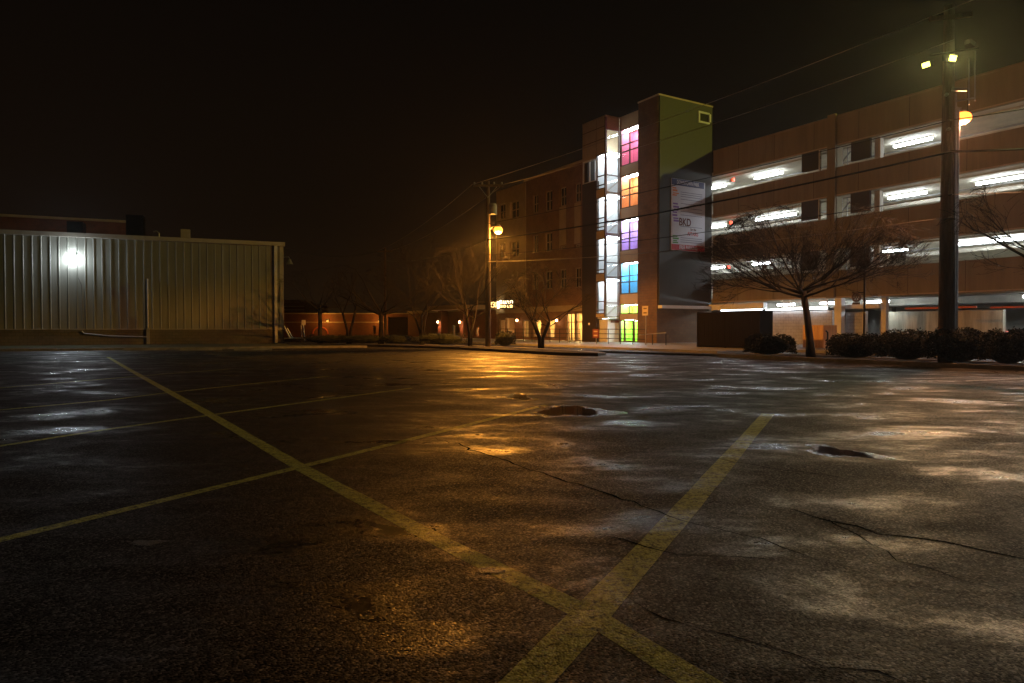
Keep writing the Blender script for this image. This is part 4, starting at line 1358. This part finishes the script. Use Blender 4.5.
# distant small pole
dp = at_depth(385, 248, 66)
FP = thing('utility_pole', 'small distant unlit utility pole against the black sky', 'utility pole', W, (dp.x, 66, 0))
MB().tube((dp.x, 66, 0), (dp.x, 66, dp.z), .14, .1, 8).build('pole', 'wood', FP)
MB().box(dp.x - .7, dp.x + .7, 65.8, 65.88, dp.z - .4, dp.z - .28).build('crossarm', 'wood', FP)

# ------------------------------------------------------------------ big pole on the right with the floodlights
yR = -10.9
xRp = T.fx(945.5, yR)
PR = T.world(xRp, yR, .09)
RP = thing('utility_pole', 'thick tall utility pole with yellow floodlights near the right edge', 'utility pole', W, (PR.x, PR.y, .09))
r_ = lambda px, py, d=0: at_depth(px, py, PR.y + d)
zt_ = r_(945, 6).z
MB().path([(PR.x, PR.y, .05), (PR.x, PR.y, 6), (PR.x, PR.y, zt_)], [.215, .19, .15], 14).build('pole', 'wood', RP)
f1, f2, f3 = r_(951, 61.5, -.5), r_(927, 67.5, -.3), r_(970.5, 48, .6)
ck, cl = r_(925, 22), r_(966, 18)
MB().add([(ck.x, PR.y - .3, ck.z - .07), (cl.x, PR.y - .3, cl.z - .07), (cl.x, PR.y - .19, cl.z - .07), (ck.x, PR.y - .19, ck.z - .07), (ck.x, PR.y - .3, ck.z + .05), (cl.x, PR.y - .3, cl.z + .05), (cl.x, PR.y - .19, cl.z + .05), (ck.x, PR.y - .19, ck.z + .05)], [(0, 3, 2, 1), (4, 5, 6, 7), (0, 1, 5, 4), (1, 2, 6, 5), (2, 3, 7, 6), (3, 0, 4, 7)]).build('crossarm', 'wood', RP)
arm = MB()
arm.tube((r_(925, 63).x, PR.y - .3, r_(925, 63).z + .12), (r_(972, 55).x, PR.y - .3, r_(972, 55).z + .1), .035)
arm.build('flood_bracket', 'dark_metal', RP)


def flood(p, yaw, m_, power, name='floodlight', size=.1, dv=None, big=1.0):
    h = MB()
    c, s = cos(yaw), sin(yaw)
    R_ = lambda x, y, z: (p.x + (x * c - y * s) * big, p.y + (x * s + y * c) * big, p.z + z * big)
    h.add([R_(*v) for v in [(-.2, -.02, -.02), (.2, -.02, -.02), (.13, .3, .12), (-.13, .3, .12), (-.2, -.10, .22), (.2, -.10, .22), (.13, .26, .34), (-.13, .26, .34)]],
          [(0, 3, 2, 1), (4, 5, 6, 7), (0, 1, 5, 4), (1, 2, 6, 5), (2, 3, 7, 6), (3, 0, 4, 7)])
    o = h.build(name, 'dark_metal', RP)
    l = MB().add([R_(*v) for v in [(-.17, -.045, -.0), (.17, -.045, -.0), (.17, -.115, .2), (-.17, -.115, .2)]], [(0, 1, 2, 3)])
    l.build('flood_glass', m_, o)
    if power:
        lamp('flood_beam', 'SPOT', RP, R_(0, -.18, .08), (.95, .86, .28), power, .045, aim(dv), spot_size=1.9, spot_blend=1.0)


flood(f1, radians(15), 'flood_lens', 950, dv=(-.62, -1, -.75), big=.8)
flood(f2, radians(-62), 'flood_lens', 300, dv=(-1, -.35, -.55), big=.72)
flood(f3, radians(120), 'flood_dim', 0, big=.7)
# rack, conduits and bracket irons on the pole
br = MB()
a1, a2 = r_(947, 86), r_(962, 92)
br.box(a1.x, a2.x, PR.y - .26, PR.y - .2, a2.z - .05, a2.z + .05)
br.tube((r_(963, 62).x, PR.y - .3, r_(963, 62).z), (r_(963, 62).x, PR.y - .3, r_(963, 108).z), .018, n=5)
br.tube((r_(969, 55).x, PR.y - .3, r_(969, 55).z), (r_(969, 55).x, PR.y - .3, r_(969, 104).z), .018, n=5)
br.path([(r_(950, 104).x, PR.y - .26, r_(950, 104).z), (r_(968, 101).x, PR.y - .26, r_(968, 101).z)], .03, 5)
br.path([(r_(950, 112).x, PR.y - .26, r_(950, 112).z), (r_(956, 111).x, PR.y - .26, r_(956, 111).z)], .04, 5)
br.build('bracket_iron', 'galv', RP)
MB().path([(PR.x + .2, PR.y - .14, r_(945, 330).z), (PR.x + .17, PR.y - .14, r_(945, 220).z), (PR.x + .15, PR.y - .14, r_(945, 95).z)], .03, 6).build('conduit', 'galv', RP)
for (px, py) in ((946, 62), (941, 98), (943, 132)):
    q_ = r_(px, py)
    MB().path([(q_.x, PR.y - .24, q_.z), (q_.x, PR.y - .32, q_.z + .02)], .05, 8).build('insulator', 'tin', RP)
# slimmer metal lamp pole right behind it with the orange lamp
LPp = T.world(T.fx(954.8, -10.4), -10.4, .09)
LP = thing('street_lamp', 'slim metal lamp post with orange lamp close behind the thick pole', 'street lamp', W, (LPp.x, LPp.y, .09))
l_ = lambda px, py: at_depth(px, py, LPp.y + .4)
MB().path([(LPp.x, LPp.y, .05), (LPp.x, LPp.y, l_(955, 112).z)], [.09, .06], 10).build('post', 'galv', LP)
oh = l_(962.5, 118)
MB().path([(LPp.x, LPp.y, l_(955, 112).z), (LPp.x + .05, LPp.y + .25, l_(955, 108).z), (oh.x, LPp.y + .4, oh.z + .25)], .035, 8).build('lamp_arm', 'galv', LP)
MB().path([(oh.x, LPp.y + .4, oh.z + .28), (oh.x, LPp.y + .4, oh.z + .18), (oh.x, LPp.y + .4, oh.z + .05)], [.07, .14, .17], 14).build('lamp_head', 'galv', LP)
MB().ball((oh.x, LPp.y + .4, oh.z), (.27, .27, .2), 14, 10).build('halo_globe', 'sodium_red', LP)  # ball enlarged to imitate the orange halo of this lamp
lamp('lamp_light', 'SPOT', LP, (oh.x, LPp.y + .4, oh.z - .28), (1.0, .40, .15), 1350, .05, (0, 0, 0), spot_size=2.9, spot_blend=.7)
lamp('lamp_glow', 'POINT', LP, (oh.x, LPp.y + .4, oh.z - .32), (1.0, .38, .15), 850, .05)
# thin post with a round scrollwork emblem
yS = -9.0
xs_ = T.fx(864, yS)
SP = thing('emblem_post', 'thin black post with a round scrollwork emblem on a side arm', 'sign post', T, (xs_, yS, 0))
zS1 = T.fz(864, 244, yS)
MB().tube((xs_, yS, 0), (xs_, yS, zS1), .045, .035, 8).build('post', 'dark_metal', SP)
zr = T.fz(856, 297, yS)
xc2 = T.fx(856, yS)
rr2 = (T.fx(864, yS) - xc2) * .52
MB().path([(xs_, yS, zr + rr2 * 1.0), (xc2 - rr2, yS, zr + rr2 * 1.0)], .022, 6).build('arm', 'dark_metal', SP)
eb = MB()
eb.path([(xc2 + rr2 * cos(t), yS, zr + rr2 * sin(t)) for t in [2 * pi * i / 24 for i in range(25)]], .03, 6)
for k in range(6):
    t = pi * k / 3
    c2 = Vector((xc2 + rr2 * .55 * cos(t), yS, zr + rr2 * .55 * sin(t)))
    eb.path([(c2.x + rr2 * .3 * cos(u), yS, c2.z + rr2 * .3 * sin(u)) for u in [2 * pi * i / 10 for i in range(11)]], .018, 5)
eb.build('emblem', 'frame', SP)
pl = MB()
pl.box(xc2 - rr2 * .9, xc2 + rr2 * .95, yS - .02, yS + .02, zr - rr2 * 1.7, zr - rr2 * 1.25)
pl.build('name_plate', 'frame', SP)

# ------------------------------------------------------------------ parked car inside the garage
yv = 8.4
xv = T.fx(1006, yv)
CR = thing('parked_car', 'dark parked car with one red tail lamp at the right edge of the garage', 'car', T, (xv + 2.2, yv + .9, Z0))
prof = [(0, .45), (.03, .85), (.25, .98), (.75, 1.02), (1.25, 1.42), (2.5, 1.46), (3.3, 1.08), (4.2, .95), (4.4, .75), (4.4, .35), (4.0, .28), (.3, .28)]
n = len(prof)
def car_prof(inset, prof, z_in):
    return [(xv + p[0], p[1] + Z0) for p in prof]
pp = [(xv + p[0], p[1] + Z0) for p in prof]
vs, fs = [], []
ys = [(yv, .06), (yv + .12, 0), (yv + 1.63, 0), (yv + 1.75, .06)]
cxx, czz = xv + 2.2, .75
for (y_, k) in ys:
    for (x_, z_) in pp:
        ins = .12 if z_ > 1.2 else 0
        vs.append((cxx + (x_ - cxx) * (1 - k * .3), y_ + (ins if y_ < yv + .9 else -ins), czz + (z_ - czz) * (1 - k * .5)))
for s_ in range(3):
    for i in range(n):
        fs.append((s_ * n + i, s_ * n + (i + 1) % n, (s_ + 1) * n + (i + 1) % n, (s_ + 1) * n + i))
fs.append(tuple(range(n))); fs.append(tuple(3 * n + i for i in reversed(range(n))))
MB().add(vs, fs).build('body', 'car_paint', CR, bevel=.03)
MB().add([(xv + .95, yv + .03, 1.14), (xv + 3.1, yv + .03, 1.14), (xv + 2.5, yv + .1, 1.5), (xv + 1.35, yv + .1, 1.48)], [(0, 1, 2, 3)]).build('side_window', 'dark_glass', CR)
for dx in (.85, 3.5):
    w_ = MB().path([(xv + dx, yv - .03, .32 + Z0), (xv + dx, yv + .2, .32 + Z0)], .32, 20).build('wheel', 'rubber', CR)
    MB().path([(xv + dx, yv - .04, .32 + Z0), (xv + dx, yv - .02, .32 + Z0)], .19, 14).build('rim', 'galv', w_)
MB().box(xv - .01, xv + .22, yv - .012, yv + .2, .86 + Z0 - .06, .86 + Z0 + .05).build('tail_lamp', 'tail', CR)

# ------------------------------------------------------------------ wires
def wire(a, b, sag, r, label, n=28):
    a, b = Vector(a), Vector(b)
    pts = [a.lerp(b, i / n) - Vector((0, 0, sag * 4 * (i / n) * (1 - i / n))) for i in range(n + 1)]
    mid = (a + b) / 2
    return MB().path(pts, max(r, .013), 5).top('overhead_wire', 'thin_wire' if r < .015 else 'wire', label, 'cable', W, 'overhead wires between the poles', base=(mid.x, mid.y, mid.z))


P_mid = lambda py, dx=0: Vector((PM.x + dx, PM.y - .16, pm(488, py).z))
P_r = lambda py, dx=0: Vector((PR.x + dx, PR.y - .25, r_(945, py).z))
wire(P_mid(185, -.9), P_r(11), .25, .011, 'thin top wire from crossarm left end to the thick pole')
wire(P_mid(185, .9), P_r(43), .3, .011, 'thin second wire from crossarm right end to the thick pole')
wire(P_mid(224), P_r(122), .15, .016, 'middle wire passing over the banner')
wire(P_mid(240), P_r(153.5), .25, .034, 'thickest black cable crossing the banner and garage')
wire(P_mid(255), P_r(196), .25, .016, 'low wire crossing just below the thickest cable')
wire(P_mid(262), P_r(218), .3, .014, 'lowest wire crossing the banner foot')
E = lambda px, py, d: at_depth(px, py, d)
wire(P_r(11), E(1300, -150, 14), .1, .011, 'thin top wire leaving the thick pole to the right')
wire(P_r(153.5), E(1250, 128, 14.5), .1, .034, 'thick black cable leaving the thick pole to the right')
wire(P_r(122), E(1250, 62, 14.5), .1, .016, 'middle wire leaving the thick pole to the right')
wire(P_r(196), E(1250, 172, 14.5), .1, .014, 'low wire leaving the thick pole to the right')
wire(P_mid(185, -.9), Vector((dp.x - .6, 65.84, dp.z - .26)), .4, .012, 'thin wire from the crossarm to the left of the distant pole')
wire(P_mid(185, .9), Vector((dp.x + .6, 65.84, dp.z - .26)), .5, .012, 'thin wire from the crossarm to the right of the distant pole')
wire(P_mid(240), Vector((dp.x, 65.9, dp.z - 1.2)), .5, .02, 'thicker cable from the orange lamp pole to the distant pole')
wire(Vector((dp.x - .6, 65.84, dp.z - .26)), LB.world(.0, .3, zE - .3), .6, .016, 'thin slack wire from the distant pole to the metal building')
wire(Vector((dp.x, 65.9, dp.z - 1.2)), E(150, 275, 100), .8, .015, 'faint cable running left from the distant pole behind the metal building')

# ------------------------------------------------------------------ thin haze added to give the lamps a glow
hm = bpy.data.materials.new('glow_haze')
hm.use_nodes = True
hn = hm.node_tree
hn.nodes.clear()
ho = hn.nodes.new('ShaderNodeOutputMaterial')
hv = hn.nodes.new('ShaderNodeVolumePrincipled')
hv.inputs['Density'].default_value = 0.00045
hv.inputs['Anisotropy'].default_value = 0.82
hv.inputs['Color'].default_value = (.92, .92, .92, 1)
hn.links.new(hv.outputs[0], ho.inputs['Volume'])
MB().box(-80, 90, -15, 125, -1, 24).top('haze', hm, None, None, kind='stuff')
